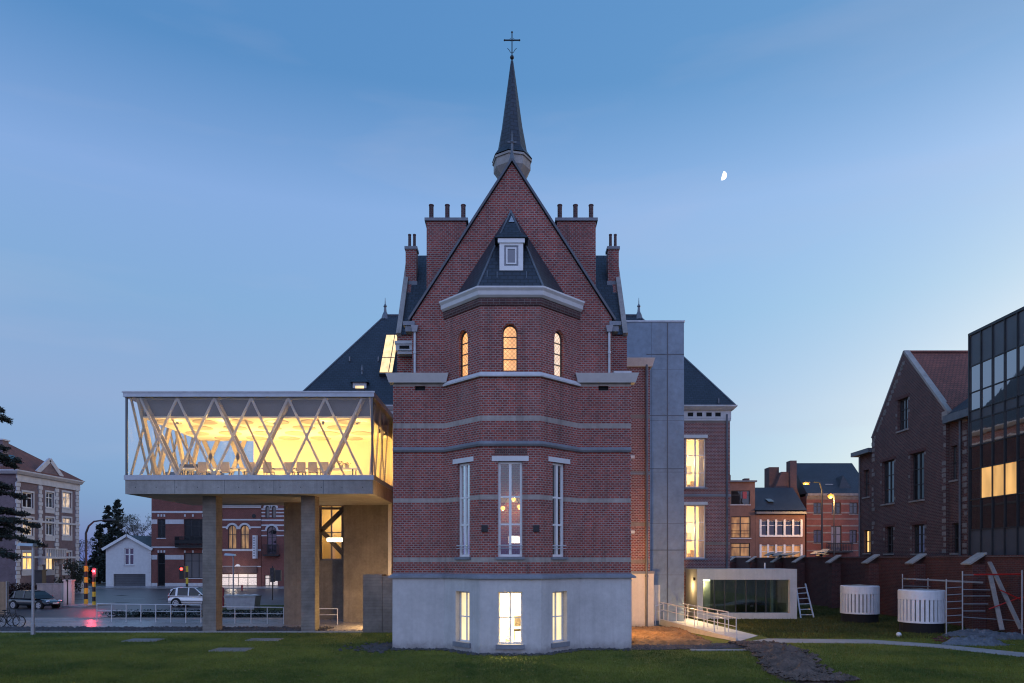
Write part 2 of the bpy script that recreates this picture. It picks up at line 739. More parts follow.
plain('timber_grey', (.28, .25, .23), .8, .3, 3)
plain('wood_fence', (.30, .20, .12), .8, .3, 2)
plain('interior_cream', (.72, .62, .42), .85, .06, .6)
plain('interior_ochre', (.74, .66, .46), .85, .06, .6)
plain('interior_white', (.80, .76, .66), .85, .05, .6)
plain('interior_dim', (.10, .085, .065), .9, .2, .9)
plain('strut_paint', (.46, .43, .37), .5, .12, 2)
plain('strut_heavy', (.36, .29, .18), .6, .12, 2)
plain('worn_stone', (.22, .20, .19), .85, .35, 2)
plain('disc_grey', (.40, .33, .20), .9, .1, 4)
plain('fabric_beige', (.50, .42, .31), .85, .1, 8)
plain('dark_matter', (.03, .026, .022), .7, .2, 5)
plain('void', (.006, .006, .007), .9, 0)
plain('asphalt', (.06, .057, .062), .36, .3, .35, .25, 60)
plain('kerb', (.30, .29, .28), .8, .2, 1.2, .1, 30)
plain('stone_rubble', (.06, .058, .064), .8, .45, 1.6)
plain('soil', (.22, .125, .055), .95, .5, 2.2, 1.0, 9)
plain('soil_dark', (.115, .080, .062), .95, .6, 1.6, 1.0, 9)
plain('ground_far', (.05, .05, .045), .9, .3, .05)
plain('cover_steel', (.16, .155, .15), .6, .3, 2, .1, 40)
plain('yellow_paint', (.62, .46, .03), .5, .12, 4)
plain('black_paint', (.015, .015, .016), .45, .15, 4)
plain('car_black', (.012, .015, .022), .16, .08, 2, coat=.8)
plain('car_white', (.80, .80, .80), .2, .04, 2, coat=.6)
plain('rubber', (.014, .014, .015), .85, .2, 6)
plain('alloy', (.42, .43, .45), .35, .1, 5, metal=.7)
plain('chrome_lamp', (.6, .63, .68), .12, .05, 5, metal=.4)
plain('red_plastic', (.45, .02, .015), .35, .1, 5)
plain('plate_white', (.7, .7, .66), .5, .05, 5)
plain('tank_white', (.68, .68, .70), .6, .12, 1.6, .1, 14, streak=.2)
plain('tarp', (.11, .12, .135), .5, .35, 2.5)
plain('white_board', (.66, .66, .68), .7, .08, 3)
plain('bark', (.06, .048, .038), .9, .3, 3, .4, 20)
plain('leaf_cedar', (.020, .034, .026), .85, .5, .9)
plain('leaf_conifer', (.014, .026, .018), .85, .5, .7)
plain('leaf_bush', (.026, .034, .018), .85, .5, .9)
plain('leaf_fallen', (.22, .15, .07), .85, .5, .9)
plain('leaf_hedge', (.075, .032, .022), .85, .5, .9)
plain('metal_dark', (.04, .043, .048), .4, .2, 2, metal=.4)
plain('panel_grey', (.075, .085, .10), .35, .15, .8, metal=.2)
plain('red_sign', (.30, .04, .05), .5, .05, 3)
emit('lit_warm', (1.0, .58, .20), .95, .35, 1.2)
emit('lit_pale', (1.0, .68, .32), .95, .25, 1.0)
emit('lit_leaded', (1.0, .50, .19), .92, .22, 1.2)
emit('lit_leaded_pale', (1.0, .76, .56), .78, .15, 1.6)
emit('lit_blind', (1.0, .76, .42), .82, .16, .8)
emit('lit_dim', (1.0, .52, .20), .12, 1.0, .7)
emit('lit_curtain', (1.0, .74, .52), .34, .9, 2.5)
emit('lit_office', (1.0, .55, .18), .55, .35, .35)
emit('lit_shop', (1.0, .84, .76), .42, 1.0, 9)
emit('bulb', (1.0, .44, .10), 2.2)
emit('bulb_soft', (1.0, .8, .5), 14)
emit('screen_glow', (.95, 1.0, .85), 2.6)
emit('red_light', (1.0, .02, .025), 14)
emit('red_light_small', (1.0, .04, .03), 7)
emit('sodium', (1.0, .34, .04), 1.5)
emit('moon_glow', (1.0, 1.0, .97), .95, .35, .02)
for nm in ('lit_leaded', 'lit_leaded_pale'):
    nt_ = MATS[nm].node_tree
    bs_ = nt_.nodes['Principled BSDF']
    uv_ = N(nt_, 'ShaderNodeUVMap')
    mp_ = N(nt_, 'ShaderNodeMapping')
    mp_.inputs['Rotation'].default_value = (0, 0, PI / 4)
    br_ = N(nt_, 'ShaderNodeTexBrick')
    br_.offset = 0.0
    ec = tuple(bs_.inputs['Emission Color'].default_value)
    br_.inputs['Color1'].default_value = ec
    br_.inputs['Color2'].default_value = (ec[0] * .9, ec[1] * .8, ec[2] * .7, 1)
    br_.inputs['Mortar'].default_value = (ec[0] * .35, ec[1] * .28, ec[2] * .25, 1)
    br_.inputs['Scale'].default_value = 1.0
    br_.inputs['Mortar Size'].default_value = .012
    br_.inputs['Brick Width'].default_value = .13
    br_.inputs['Row Height'].default_value = .13
    nt_.links.new(uv_.outputs[0], mp_.inputs[0])
    nt_.links.new(mp_.outputs[0], br_.inputs['Vector'])
    nt_.links.new(br_.outputs['Color'], bs_.inputs['Emission Color'])
clear_glass('glass', .07)
clear_glass('glass_coated', .05, fres=.35)
clear_glass('glass_room', .14, (.75, .78, .78))
clear_glass('glass_pavilion', .15, (.30, .43, .43))
dark_glass('pane_sky', (.03, .036, .04), .20)
dark_glass('pane_blue', (.03, .05, .08), .13)
dark_glass('pane_dark', (.012, .014, .016), .10)
dark_glass('pane_curtain', (.16, .15, .15), .10)
dark_glass('pane_office', (.010, .014, .02), .52, .012)
dark_glass('car_glass', (.008, .009, .01), .05, 0)
dark_glass('pane_office_low', (.012, .014, .018), .13, .012)


# ------------------------------------------------------------------ windows
def window(parent, F, r, setback=.18, nx=2, rows=(), fw=.07, bar=.05, frame='frame_white', pane='pane_sky',
           arched=0, sill=None, lintel=None, name='window', depth=.07, bars_v=None, lint_w=.2, lint_h=.2, sill_w=.12):
    """one window: frame mesh, with pane (and sill, lintel) as its children; r = (u0,u1,v0,v1)"""
    u0, u1, v0, v1 = r
    d1 = -setback
    d0 = d1 - depth
    mb = MB()
    if arched:
        outer = arch(u0, u1, v0, v1, 10, arched - 1)
        inner = arch(u0 + fw, u1 - fw, v0 + fw, v1 - fw * 1.2, 10, arched - 1)
        mb.panel(F, outer, [inner], depth, d1)
    else:
        mb.panel(F, rect(u0, u1, v0, v1), [rect(u0 + fw, u1 - fw, v0 + fw, v1 - fw)], depth, d1)
    top = v1 - (fw if not arched else (u1 - u0) * .2)
    us = bars_v if bars_v is not None else [u0 + (u1 - u0) * i / nx for i in range(1, nx)]
    bw_ = bar * (1.5 if len(us) == 1 else 1)
    for u in us:
        mb.fbox(F, u - bw_ / 2, u + bw_ / 2, v0 + fw, v1 - fw, d0 + .004, d1 + .012)
    for t in rows:
        v = v0 + (v1 - v0) * t
        mb.fbox(F, u0 + fw, u1 - fw, v - bar / 2, v + bar / 2, d0 + .008, d1 + .006)
    w = mb.build(name, M[frame], parent)
    g = MB()
    if arched:
        g.poly([F.p(a, b, d1 - depth * .6) for a, b in arch(u0 + .01, u1 - .01, v0 + .01, v1 - .01, 10, arched - 1)])
    else:
        g.poly([F.p(a, b, d1 - depth * .6) for a, b in rect(u0 + .01, u1 - .01, v0 + .01, v1 - .01)])
    g.build('pane', M[pane], w)
    if sill:
        MB().fbox(F, u0 - .1, u1 + .1, v0 - sill_w, v0 - .002, -setback * .8, .09).build('sill', M[sill], w)
    if lintel:
        MB().fbox(F, u0 - lint_w, u1 + lint_w, v1 + .002, v1 + lint_h, -.1, .035).build('lintel', M[lintel], w)
    return w


LAMP = .42


def lamp(name, kind, loc, power, color, size, parent=None, rot=None):
    d = bpy.data.lights.new(name, kind)
    d.energy = power * LAMP
    d.color = color
    if kind == 'AREA':
        d.shape = 'RECTANGLE'
        d.size, d.size_y = size
    else:
        d.shadow_soft_size = size
    o = bpy.data.objects.new(name, d)
    org = ORG.get(parent.name, Vector((0, 0, 0))) if parent is not None else Vector((0, 0, 0))
    o.location = Vector(loc) - org
    if rot:
        o.rotation_euler = rot
    link(o, parent)
    return o


def room(parent, F, u0, u1, v0, v1, d0, d1, mat='interior_cream', name='interior'):
    """five inner faces of a room behind a wall: open towards the window"""
    P = F.p
    mb = MB()
    a = [P(u0, v0, d0), P(u1, v0, d0), P(u1, v1, d0), P(u0, v1, d0), P(u0, v0, d1), P(u1, v0, d1), P(u1, v1, d1), P(u0, v1, d1)]
    mb.add(a, [(4, 5, 6, 7), (0, 1, 5, 4), (1, 2, 6, 5), (2, 3, 7, 6), (3, 0, 4, 7)])
    return mb.build(name, M[mat], parent, recalc=False)

# ================================================================== CHAPEL (centre)
CH = thing('brick_chapel', 'tall red brick chapel with steep gable, lit octagonal bay and slender slate spire', 'chapel', (0, 31.3, 0))
YW, YF = 31.3, 29.6
PLAN = [(-5.32, YW), (-3.0, YW), (-1.33, YF), (1.20, YF), (3.0, YW), (5.32, YW)]


def facet(a, b):
    a3, b3 = Vector((a[0], a[1], 0)), Vector((b[0], b[1], 0))
    U = (b3 - a3).normalized()
    return Frame(a3, U, (U.y, -U.x, 0)), (b3 - a3).length


# plinth of pale plaster
PLP = offset(PLAN, .08)
mb = MB()
plw = []
for i in range(5):
    F, L = facet(PLP[i], PLP[i + 1])
    holes = []
    if i == 2:
        r = (L / 2 - .52, L / 2 + .50, .44, 2.66)
    elif i == 1:
        r = (L * .53 - .46, L * .53 + .46, .44, 2.64)
    elif i == 3:
        r = (L * .47 - .46, L * .47 + .46, .44, 2.64)
    else:
        r = None
    if r:
        holes = [rect(*r)]
        plw.append((F, r))
    mb.panel(F, rect(0, L, -.3, 3.2), holes, .38)
for s in (-1, 1):
    x = 5.40 * s
    mb.box(min(x, x - .38 * s), max(x, x - .38 * s), YW + .31, 34.0, -.3, 3.2)
mb.build('plinth', M['plaster'], CH)
MB().sweep([(-5.32, 34.0)] + PLAN + [(5.32, 34.0)], [(.0, 3.2), (.2, 3.2), (.2, 3.27), (.0, 3.40)]).build('plinth_ledge', M['bluestone'], CH)
for k, (F, r) in enumerate(plw):
    window(CH, F, r, .26, 2, (.5,), .07, .05, 'frame_white', 'glass' if k == 1 else 'lit_blind', sill='bluestone', sill_w=.2)


# one lit basement room behind the three windows
rm = MB()
rp = [(-2.85, 31.62), (-1.2, 29.85), (1.2, 29.85), (2.85, 31.62), (2.85, 33.6), (-2.85, 33.6)]
rm.add([(x, y, .2) for x, y in rp] + [(x, y, 2.98) for x, y in rp], [(0, 1, 2, 3, 4, 5), (11, 10, 9, 8, 7, 6), (3, 9, 10, 4), (4, 10, 11, 5), (5, 11, 6, 0)])
rm.build('basement_room', M['interior_white'], CH, recalc=False)
for xq in (-1.75, 0, 1.75):
    lamp('basement_lamp', 'AREA', (xq, 32.3, 2.9), 250, (1.0, .74, .36), (.7, 1.2), CH)

# brick walls
mb = MB()
F0 = FY(YW)
vents = [rect(wx(x - 5, YW), wx(x + 5, YW), wz(390.5, YW), wz(386, YW)) for x in (420, 603.5)]
mb.panel(F0, [(-5.32, 3.4), (5.32, 3.4), (5.32, 12.0), (4.47, 12.0), (4.47, 14.8), (0, 21.75), (-4.47, 14.8), (-4.47, 12.0), (-5.32, 12.0)], vents, .4)
for s in (-1, 1):
    x = 5.32 * s
    mb.box(min(x, x - .38 * s), max(x, x - .38 * s), YW + .401, 34.1, 3.4, 12.0)
mb.build('wall', M['brick_red'], CH)
v = MB()
for h in vents:
    v.panel(F0, h, [], .05, -.12)
build_each(v, 'vent', M['void'], CH)

mb = MB()
bayw = []
for i in (1, 2, 3):
    F, L = facet(PLAN[i], PLAN[i + 1])
    if i == 2:
        lo = (L / 2 - .52, L / 2 + .50, 4.14, 8.18)
        up = (L / 2 - .34, L / 2 + .30, 12.0, 13.98)
    else:
        c = L * (.53 if i == 1 else .47)
        lo = (c - .41, c + .41, 4.14, 8.22)
        up = (c - .30, c + .30, 11.98, 13.95)
    mb.panel(F, rect(0, L, 3.4, 15.1), [rect(*lo), arch(*up, 10, .15)], .36)
    bayw.append((F, lo, up, i))
mb.build('bay_wall', M['brick_red'], CH)
for F, lo, up, i in bayw:
    w = window(CH, F, lo, .14, 2, (.34, .63), .10, .075, 'frame_white', 'glass_room' if i == 2 else 'pane_sky',
               sill='bluestone', lintel='lintel_stone', lint_w=.27, lint_h=.21)
    g = MB()
    g.tube([F.p(lo[0] - .02, 4.62, .02), F.p(lo[1] + .02, 4.62, .02)], .022, 6)
    g.tube([F.p(lo[0] - .02, 4.50, .02), F.p(lo[1] + .02, 4.50, .02)], .015, 6)
    g.build('guard_rail', M['rail_white'], w)
    a = window(CH, F, up, .14, 1, (.26, .50, .74), .05, .035, 'frame_dark', 'lit_leaded_pale' if i == 3 else 'lit_leaded', arched=1.15, name='arched_window')
    # dark brick hood over each pointed window
    ro = arch(up[0] - .17, up[1] + .17, up[3] - .62, up[3] + .17, 12, .15)
    ri = arch(up[0] - .02, up[1] + .02, up[3] - .62, up[3] + .02, 12, .15)
    pts_o, pts_i = ro[2:], ri[2:]
    hood = MB()
    for k in range(len(pts_o) - 1):
        A, B, C, D = pts_o[k], pts_o[k + 1], pts_i[k + 1], pts_i[k]
        hood.hexa([F.p(*A, -.01), F.p(*B, -.01), F.p(*C, -.01), F.p(*D, -.01), F.p(*A, .035), F.p(*B, .035), F.p(*C, .035), F.p(*D, .035)])
    hood.build('hood', M['brick_gable'], a)
# sloping sills under the pointed windows, string course, bay cornice
MB().sweep(PLAN[1:5], [(-.02, 11.74), (.12, 11.74), (.13, 11.80), (-.02, 11.98)]).build('sill_course', M['white_stone'], CH)
MB().sweep(PLAN, [(-.02, 8.82), (.07, 8.82), (.12, 8.90), (.12, 8.98), (-.02, 9.06)]).build('string_course', M['bluestone'], CH)
MB().sweep(PLAN[1:5], [(-.02, 14.75), (.05, 14.75), (.10, 14.90), (.10, 15.06), (-.02, 15.06)]).build('corbel_course', M['brick_dark'], CH)
BP = [(-3.16, YW)] + PLAN[2:4] + [(3.16, YW)]
MB().sweep(PLAN[1:5], [(-.3, 15.06), (.13, 15.06), (.22, 15.14), (.25, 15.30), (.33, 15.40), (.33, 15.47), (-.3, 15.47)]).build('bay_cornice', M['lintel_stone'], CH)
# soldier course above the centre window
sb = MB()
F, L = facet(PLAN[2], PLAN[3])
for k in range(15):
    u = L / 2 - .66 + k * .092
    sb.fbox(F, u, u + .07, 8.45, 8.72, -.01, .012)
sb.build('relieving_arch', M['brick_dark'], CH)

# bay roof
E4 = offset(PLAN[1:5], .27)
ap = (-.05, YW - .03, 19.6)
e3 = [(x, y, 15.475) for x, y in E4]
e3[0] = (-2.72, YW - .02, 15.475)
e3[3] = (2.62, YW - .02, 15.475)
mb = MB()
mb.add([*e3, ap, (e3[0][0], YW, 15.475), (e3[3][0], YW, 15.475)], [(0, 1, 4), (1, 2, 4), (2, 3, 4)])
mb.build('bay_roof', M['slate'], CH)
hp = MB()
for i in (1, 2):
    hp.tube([e3[i], ap], .045, 6)
build_each(hp, 'roof_hip', M['lead'], CH)
# dormer on the bay roof
dm = MB()
dm.box(-.56, .50, 29.75, 30.95, 16.25, 17.66)
dr = dm.build('dormer', M['slate'], CH)
rf = MB()
q = [(-.74, 29.58, 17.64), (.68, 29.58, 17.64), (.68, 31.0, 17.64), (-.74, 31.0, 17.64)]
mid = [(-.40, 29.95, 18.05), (.34, 29.95, 18.05), (.34, 31.1, 18.05), (-.40, 31.1, 18.05)]
rf.add(q + mid + [(-.03, 30.75, 19.15)], [(0, 1, 5, 4), (1, 2, 6, 5), (2, 3, 7, 6), (3, 0, 4, 7), (4, 5, 8), (5, 6, 8), (6, 7, 8), (7, 4, 8), (3, 2, 1, 0)])
rf.build('dormer_roof', M['slate'], dr)
vt = MB()
vt.hexa([(-.14, 30.35, 18.66), (.10, 30.35, 18.66), (.10, 30.6, 18.66), (-.14, 30.6, 18.66), (-.03, 30.48, 18.98), (-.01, 30.48, 18.98), (-.01, 30.6, 18.98), (-.03, 30.6, 18.98)])
vt.build('dormer_vent', M['galvanised'], dr)
Fd = FY(29.75)
dw = MB()
dw.panel(Fd, rect(-.53, .47, 16.28, 17.6), [rect(-.33, .27, 16.47, 17.34)], .12, .07)
dw.panel(Fd, rect(-.60, .54, 17.44, 17.62), [], .14, .12)
dw.build('dormer_window', M['frame_white'], dr)
MB().panel(Fd, rect(-.34, .28, 16.46, 17.35), [], .02, .03).build('dormer_pane', M['pane_blue'], dr)
MB().panel(Fd, rect(-.25, .19, 16.55, 17.26), [rect(-.19, .13, 16.61, 17.2)], .03, .06).build('dormer_sash', M['frame_white'], dr)
hk = MB()
for x, z in ((-1.05, 15.95), (-.63, 15.9), (.62, 15.9)):
    y = 29.35 + (z - 15.475) * .47
    hk.bar((x, y - .03, z), (x, y + .06, z + .3), .03)
build_each(hk, 'roof_hook', M['lead'], CH)

# shoulder gutters either side of the bay
g = MB()
for x0, x1 in ((-5.6, -2.82), (2.82, 5.62)):
    g.hexa([(x0 + .12, YW - .16, 11.90), (x1 - .12, YW - .16, 11.90), (x1 - .12, YW + .3, 11.90), (x0 + .12, YW + .3, 11.90),
            (x0, YW - .36, 12.28), (x1, YW - .36, 12.28), (x1, YW + .3, 12.28), (x0, YW + .3, 12.28)])
build_each(g, 'shoulder_gutter', M['lintel_stone'], CH)
fr = MB()
for s in (-1, 1):
    a, b = sorted((s * 5.5, s * 4.45))
    fr.hexa([(a, YW - .1, 12.281), (b, YW - .1, 12.281), (b, 34.1, 12.281), (a, 34.1, 12.281), (a, YW + .1, 12.33), (b, YW + .1, 12.33), (b, 34.1, 12.55), (a, 34.1, 12.55)])
build_each(fr, 'shoulder_roof', M['lead'], CH)
MB().box(4.55, 5.35, YW + .02, YW + .3, 12.32, 12.45).build('coping_block', M['white_stone'], CH)

# gable coping with kneelers and finial
cp = MB()
for s in (-1, 1):
    a = Vector((s * 4.62, YW, 14.72))
    b = Vector((0, YW, 21.9))
    cp.bar(a + Vector((0, .16, 0)), b + Vector((0, .16, 0)), .56, .09, (0, -.001, 1))
build_each(cp, 'gable_coping', M['panel_grey'], CH)
kn = MB()
for s in (-1, 1):
    x = s * 4.6
    a_ = MB()
    a_.box(x - .26, x + .26, YW - .14, YW + .44, 14.46, 14.64)
    a_.box(x - .16, x + .16, YW - .08, YW + .4, 14.2, 14.459)
    a_.build('kneeler', M['bluestone'], CH)
fn = MB()
fn.lathe([(.16, 21.75), (.13, 22.0), (.06, 22.3), (.05, 22.7), (.09, 22.78), (.03, 22.9), (.015, 23.25)], 8, (0, YW + .16, 0))
fn.box(-.2, .2, YW + .13, YW + .19, 22.74, 22.8)
fn.build('gable_finial', M['lead'], CH)

# nave and transept roofs, transept walls
mb = MB()
for s in (-1, 1):
    mb.add([(0, YW + .3, 21.72), (0, 60, 21.72), (s * 4.6, 60, 14.75), (s * 4.6, YW + .3, 14.75)], [(0, 1, 2, 3)])
TY, TE = 37.7, 34.0
mb.add([(-5.5, TE, 14.95), (5.5, TE, 14.95), (5.5, TY, 20.4), (-5.5, TY, 20.4), (5.5, 41.4, 14.95), (-5.5, 41.4, 14.95)], [(0, 1, 2, 3), (3, 2, 4, 5)])
mb.build('roof', M['slate'], CH, recalc=False)
tw = MB()
for s in (-1, 1):
    F = FXN(-5.6) if s < 0 else FXP(5.6)
    k = -1 if s < 0 else 1
    ol = [(k * 34.1, 0), (k * 41.3, 0), (k * 41.3, 15), (k * 37.7, 20.5), (k * 34.1, 15)]
    tw.panel(F, ol, [], .4)
    a, b = sorted((s * 5.2, s * 4.2))
    tw.box(a, b, 34.1, 34.5, 0, 14.95)
    tw.box(min(s * 4.3, s * 4.0), max(s * 4.3, s * 4.0), 34.5, 60, 0, 14.75)
tw.build('transept_wall', M['brick_gable'], CH)
tc_ = MB()
for s in (-1, 1):
    x = s * 5.50
    tc_.bar((x, 34.0, 14.95), (x, 37.7, 20.62), .24, .22, (0, -1, .6))
    tc_.bar((x, 41.4, 14.95), (x, 37.7, 20.62), .24, .22, (0, 1, .6))
build_each(tc_, 'transept_coping', M['concrete'], CH)
# boxed eaves gutter with a slot, left of the gable
eb = MB()
eb.box(-5.58, -4.72, 33.55, 34.1, 14.05, 14.36)
eb.box(-5.62, -4.68, 33.5, 34.1, 14.36, 14.50)
eb.box(-5.5, -4.8, 33.62, 34.1, 13.9, 14.05)
e_ = eb.build('eaves_box', M['white_stone'], CH)
MB().box(-5.40, -4.92, 33.545, 33.56, 14.12, 14.28).build('slot', M['void'], e_)


def chimney(x0, x1, y0, y1, z0, z1, npots, ph, base=False, pr=.11, oh=.09):
    c = MB().box(x0, x1, y0, y1, z0, z1).build('chimney', M['brick_gable'], CH)
    MB().box(x0 - oh, x1 + oh, y0 - oh, y1 + oh, z1, z1 + .14).build('chimney_cap', M['bluestone'], c)
    for k in range(npots):
        x = x0 + (x1 - x0) * ((k + .22) / (npots - .56)) if npots > 2 else x0 + (x1 - x0) * (.3 + .45 * k)
        MB().lathe([(pr * 1.1, z1 + .14), (pr, z1 + .5), (pr, z1 + ph), (pr * 1.15, z1 + ph), (pr * 1.15, z1 + ph + .05), (pr * .7, z1 + ph + .05)], 10, (x, (y0 + y1) / 2, 0)).build('chimney_pot', M['brick_dark'], c)
    if base:
        MB().box(x0 - .06, x1 + .06, y0 - .06, y1 + .06, z0 + 1.0, z0 + 1.25).build('flashing', M['lead'], c)


chimney(-4.10, -2.20, 33.6, 34.6, 12.5, 20.26, 3, .98)
chimney(2.16, 4.02, 33.6, 34.6, 12.5, 20.26, 3, .98)
chimney(-5.52, -4.96, 36.3, 36.9, 17.2, 20.12, 2, .85, True, .075, .05)
chimney(4.98, 5.54, 36.3, 36.9, 17.2, 20.12, 2, .85, True, .075, .05)

# ridge spire
YS = 33.6
dr_ = MB().lathe([(.45, 20.6), (.60, 22.2), (.90, 22.62), (.90, 23.0), (.96, 23.02), (.96, 23.12), (.70, 23.17)], 8, (0, YS, 0), PI / 8 + .22).build('spire_drum', M['concrete'], CH)
sp = MB().lathe([(.98, 23.17), (.72, 23.55), (.62, 24.1), (.50, 24.75), (.06, 27.95)], 8, (0, YS, 0), PI / 8 + .22).build('spire', M['slate'], CH)
cr = MB()
cr.tube([(0, YS, 27.9), (0, YS, 29.36)], .028, 6)
cr.ball((0, YS, 28.12), .1, 8, 6)
cr.bar((-.34, YS, 28.95), (.34, YS, 28.95), .045, .045)
cr.ball((-.36, YS, 28.95), .045, 6, 4)
cr.ball((.36, YS, 28.95), .045, 6, 4)
cr.ball((0, YS, 29.33), .05, 6, 4)
for s in (-1, 1):
    cr.tube([(0, YS, 28.32), (s * .08, YS, 28.38), (s * .15, YS, 28.5), (s * .22, YS, 28.56)], .014, 5)
    cr.tube([(s * .05, YS, 29.05), (s * .15, YS, 28.98), (s * .05, YS, 28.9)], .012, 5)
cr.build('cross', M['iron'], sp)

# rainwater pipes
for s in (-1, 1):
    p = MB()
    x = s * 4.33
    p.tube([(x, YW - .09, 12.25), (x, YW - .09, 14.3)], .06, 8)
    p.hexa([(x - .1, YW - .2, 14.15), (x + .1, YW - .2, 14.15), (x + .1, YW, 14.15), (x - .1, YW, 14.15), (x - .16, YW - .26, 14.42), (x + .16, YW - .26, 14.42), (x + .16, YW, 14.42), (x - .16, YW, 14.42)])
    p.tube([(x, YW - .09, 13.2), (x, YW - .09, 13.3)], .08, 8)
    p.build('downpipe', M['galvanised'], CH)

# small dark boxes on the bay (wall lights)
for px, py in ((484.7, 528.5), (536.3, 528.5)):
    Fb = FY(YF)
    u, vv = wx(px, YF), wz(py, YF)
    t = MB()
    t.fbox(Fb, u - .13, u + .13, vv - .14, vv + .14, 0, .09)
    t.fbox(Fb, u - .10, u + .10, vv - .11, vv + .11, .09, .105)
    o = t.build('wall_light', M['iron'])
    tag(o, 'small square dark wall light on brick %s of the middle bay window' % ('just left' if px < 500 else 'just right'), 'wall light', 'wall lights beside the middle window')

# first floor room behind the middle window
Fm, Lm = facet(PLAN[2], PLAN[3])
rm = MB()
rm.add([(-1.75, 30.3, 3.6), (1.75, 30.3, 3.6), (1.75, 35.6, 3.6), (-1.75, 35.6, 3.6), (-1.75, 30.3, 8.5), (1.75, 30.3, 8.5), (1.75, 35.6, 8.5), (-1.75, 35.6, 8.5)],
       [(0, 1, 2, 3), (4, 7, 6, 5), (3, 2, 6, 7), (0, 3, 7, 4), (1, 5, 6, 2)])
rm.build('upper_room', M['interior_dim'], CH, recalc=False)
lt = thing('pendant_lamp', 'three bulb pendant lamp glowing inside the middle bay window', 'lamp', (.0, 30.8, 8.5))
pl_ = MB()
pl_.tube([(.03, 30.8, 8.5), (.03, 30.8, 7.1)], .012, 6)
bulbs = [(-.40, 30.7, 6.27), (.07, 30.8, 6.68), (.33, 30.7, 6.33)]
for b in bulbs:
    pl_.tube([(.03, 30.8, 7.1), (b[0], b[1], b[2] + .1)], .012, 6)
pl_.build('pendant_arm', M['iron'], lt)
for b in bulbs:
    MB().ball(b, .10, 12, 8).build('bulb', M['bulb'], lt, smooth=True)
    lamp('bulb_light', 'POINT', (b[0], b[1] + .02, b[2] - .14), 9, (1, .68, .32), .05, lt)
tb = thing('desk_screen', 'pale glowing screen on a desk behind the middle bay window', 'screen', (.15, 31.2, 3.6))
MB().box(-.15, .42, 31.3, 31.34, 4.75, 5.08).build('screen_panel', M['screen_glow'], tb)
t = MB()
t.box(-.9, .9, 31.0, 31.8, 4.50, 4.56)
for x in (-.85, .8):
    t.box(x, x + .06, 31.05, 31.75, 3.6, 4.5)
t.box(.08, .16, 31.34, 31.4, 4.56, 4.85)
t.build('desk_frame', M['dark_matter'], tb)
# armchair-like dark shape and table in the basement room
bt = thing('office_chair', 'dark chair beside a table seen through the middle basement window', 'chair', (.25, 31.4, .2))
c = MB()
c.box(.10, .44, 31.35, 31.42, 1.02, 1.50)
c.build('backrest', M['timber_grey'], bt)
c = MB().box(.08, .46, 31.0, 31.4, .84, .92)
c.build('seat', M['dark_matter'], bt)
for x, y in ((.1, 31.02), (.42, 31.02), (.1, 31.36), (.42, 31.36)):
    MB().box(x, x + .03, y, y + .03, .2, .86).build('leg', M['dark_matter'], bt)
bt = thing('potted_plant', 'small potted plant on the floor behind the middle basement window', 'plant', (-.2, 31.0, .2))
MB().lathe([(.1, .2), (.14, .2), (.17, .5), (.12, .5)], 10, (-.16, 31.0, 0)).build('pot', M['white_stone'], bt)
c = MB()
for k in range(46):
    a = random.uniform(0, 2 * PI)
    r0 = random.uniform(.03, .2)
    p = Vector((-.16 + r0 * math.cos(a), 31.0 + r0 * math.sin(a), random.uniform(.5, 1.0)))
    d = Vector((math.cos(a), math.sin(a), random.uniform(-.2, .8))) * .1
    sd = Vector((-math.sin(a), math.cos(a), 0)) * .03
    c.add([p - d * .2, p + d * .5 + sd, p + d, p + d * .5 - sd], [(0, 1, 2, 3)])
c.build('foliage', M['leaf_bush'], bt, recalc=False)

# ================================================================== ANNEX (brick strip on the right) and METAL TOWER
AN = thing('brick_annex', 'narrow red brick annex with white gutter squeezed between the chapel and the metal tower', 'annex', (6.7, 41, 0))
YA = 41.0
ax0, ax1 = 5.65, wx(650, YA)
MB().box(ax0, ax1, YA, 46, 3.35, 15.4).build('wall', M['brick_annex'], AN)
pm = MB()
pm.box(ax0, wx(645, YA), YA - .10, 46, -.2, 3.2)
pm.box(wx(647.5, YA), wx(653.5, YA), YA - .12, 46, -.2, 3.2)
pm.build('plinth', M['cream_render'], AN)
MB().box(ax0, wx(653.5, YA) + .05, YA - .16, 46, 3.2, 3.35).build('plinth_ledge', M['bluestone'], AN)
g = MB()
g.hexa([(wx(619, YA), YA - .15, 15.3), (wx(652, YA), YA - .15, 15.3), (wx(652, YA), 46, 15.3), (wx(619, YA), 46, 15.3),
        (wx(616.5, YA), YA - .38, 15.75), (wx(654, YA), YA - .38, 15.75), (wx(654, YA), 46, 15.75), (wx(616.5, YA), 46, 15.75)])
g.build('gutter', M['white_stone'], AN)
p = MB()
xp = wx(646.2, YA)
p.tube([(xp, YA - .14, 15.4), (xp, YA - .14, .1)], .075, 8)
for z in (3.0, 7.0, 11.0, 14.8):
    p.tube([(xp, YA - .14, z), (xp, YA - .14, z + .12)], .1, 8)
p.build('downpipe', M['lead'], AN)
MB().box(ax0, ax1 + .02, YA - .04, YA + .1, 9.0, 9.12).build('string_course', M['bluestone'], AN)
pl_ = MB()
for py in (457, 532):
    pl_.box(wx(628, YA), wx(634.5, YA), YA - .06, YA, wz(py + 1.5, YA), wz(py - 1.5, YA))
build_each(pl_, 'stone_block', M['lintel_stone'], AN)

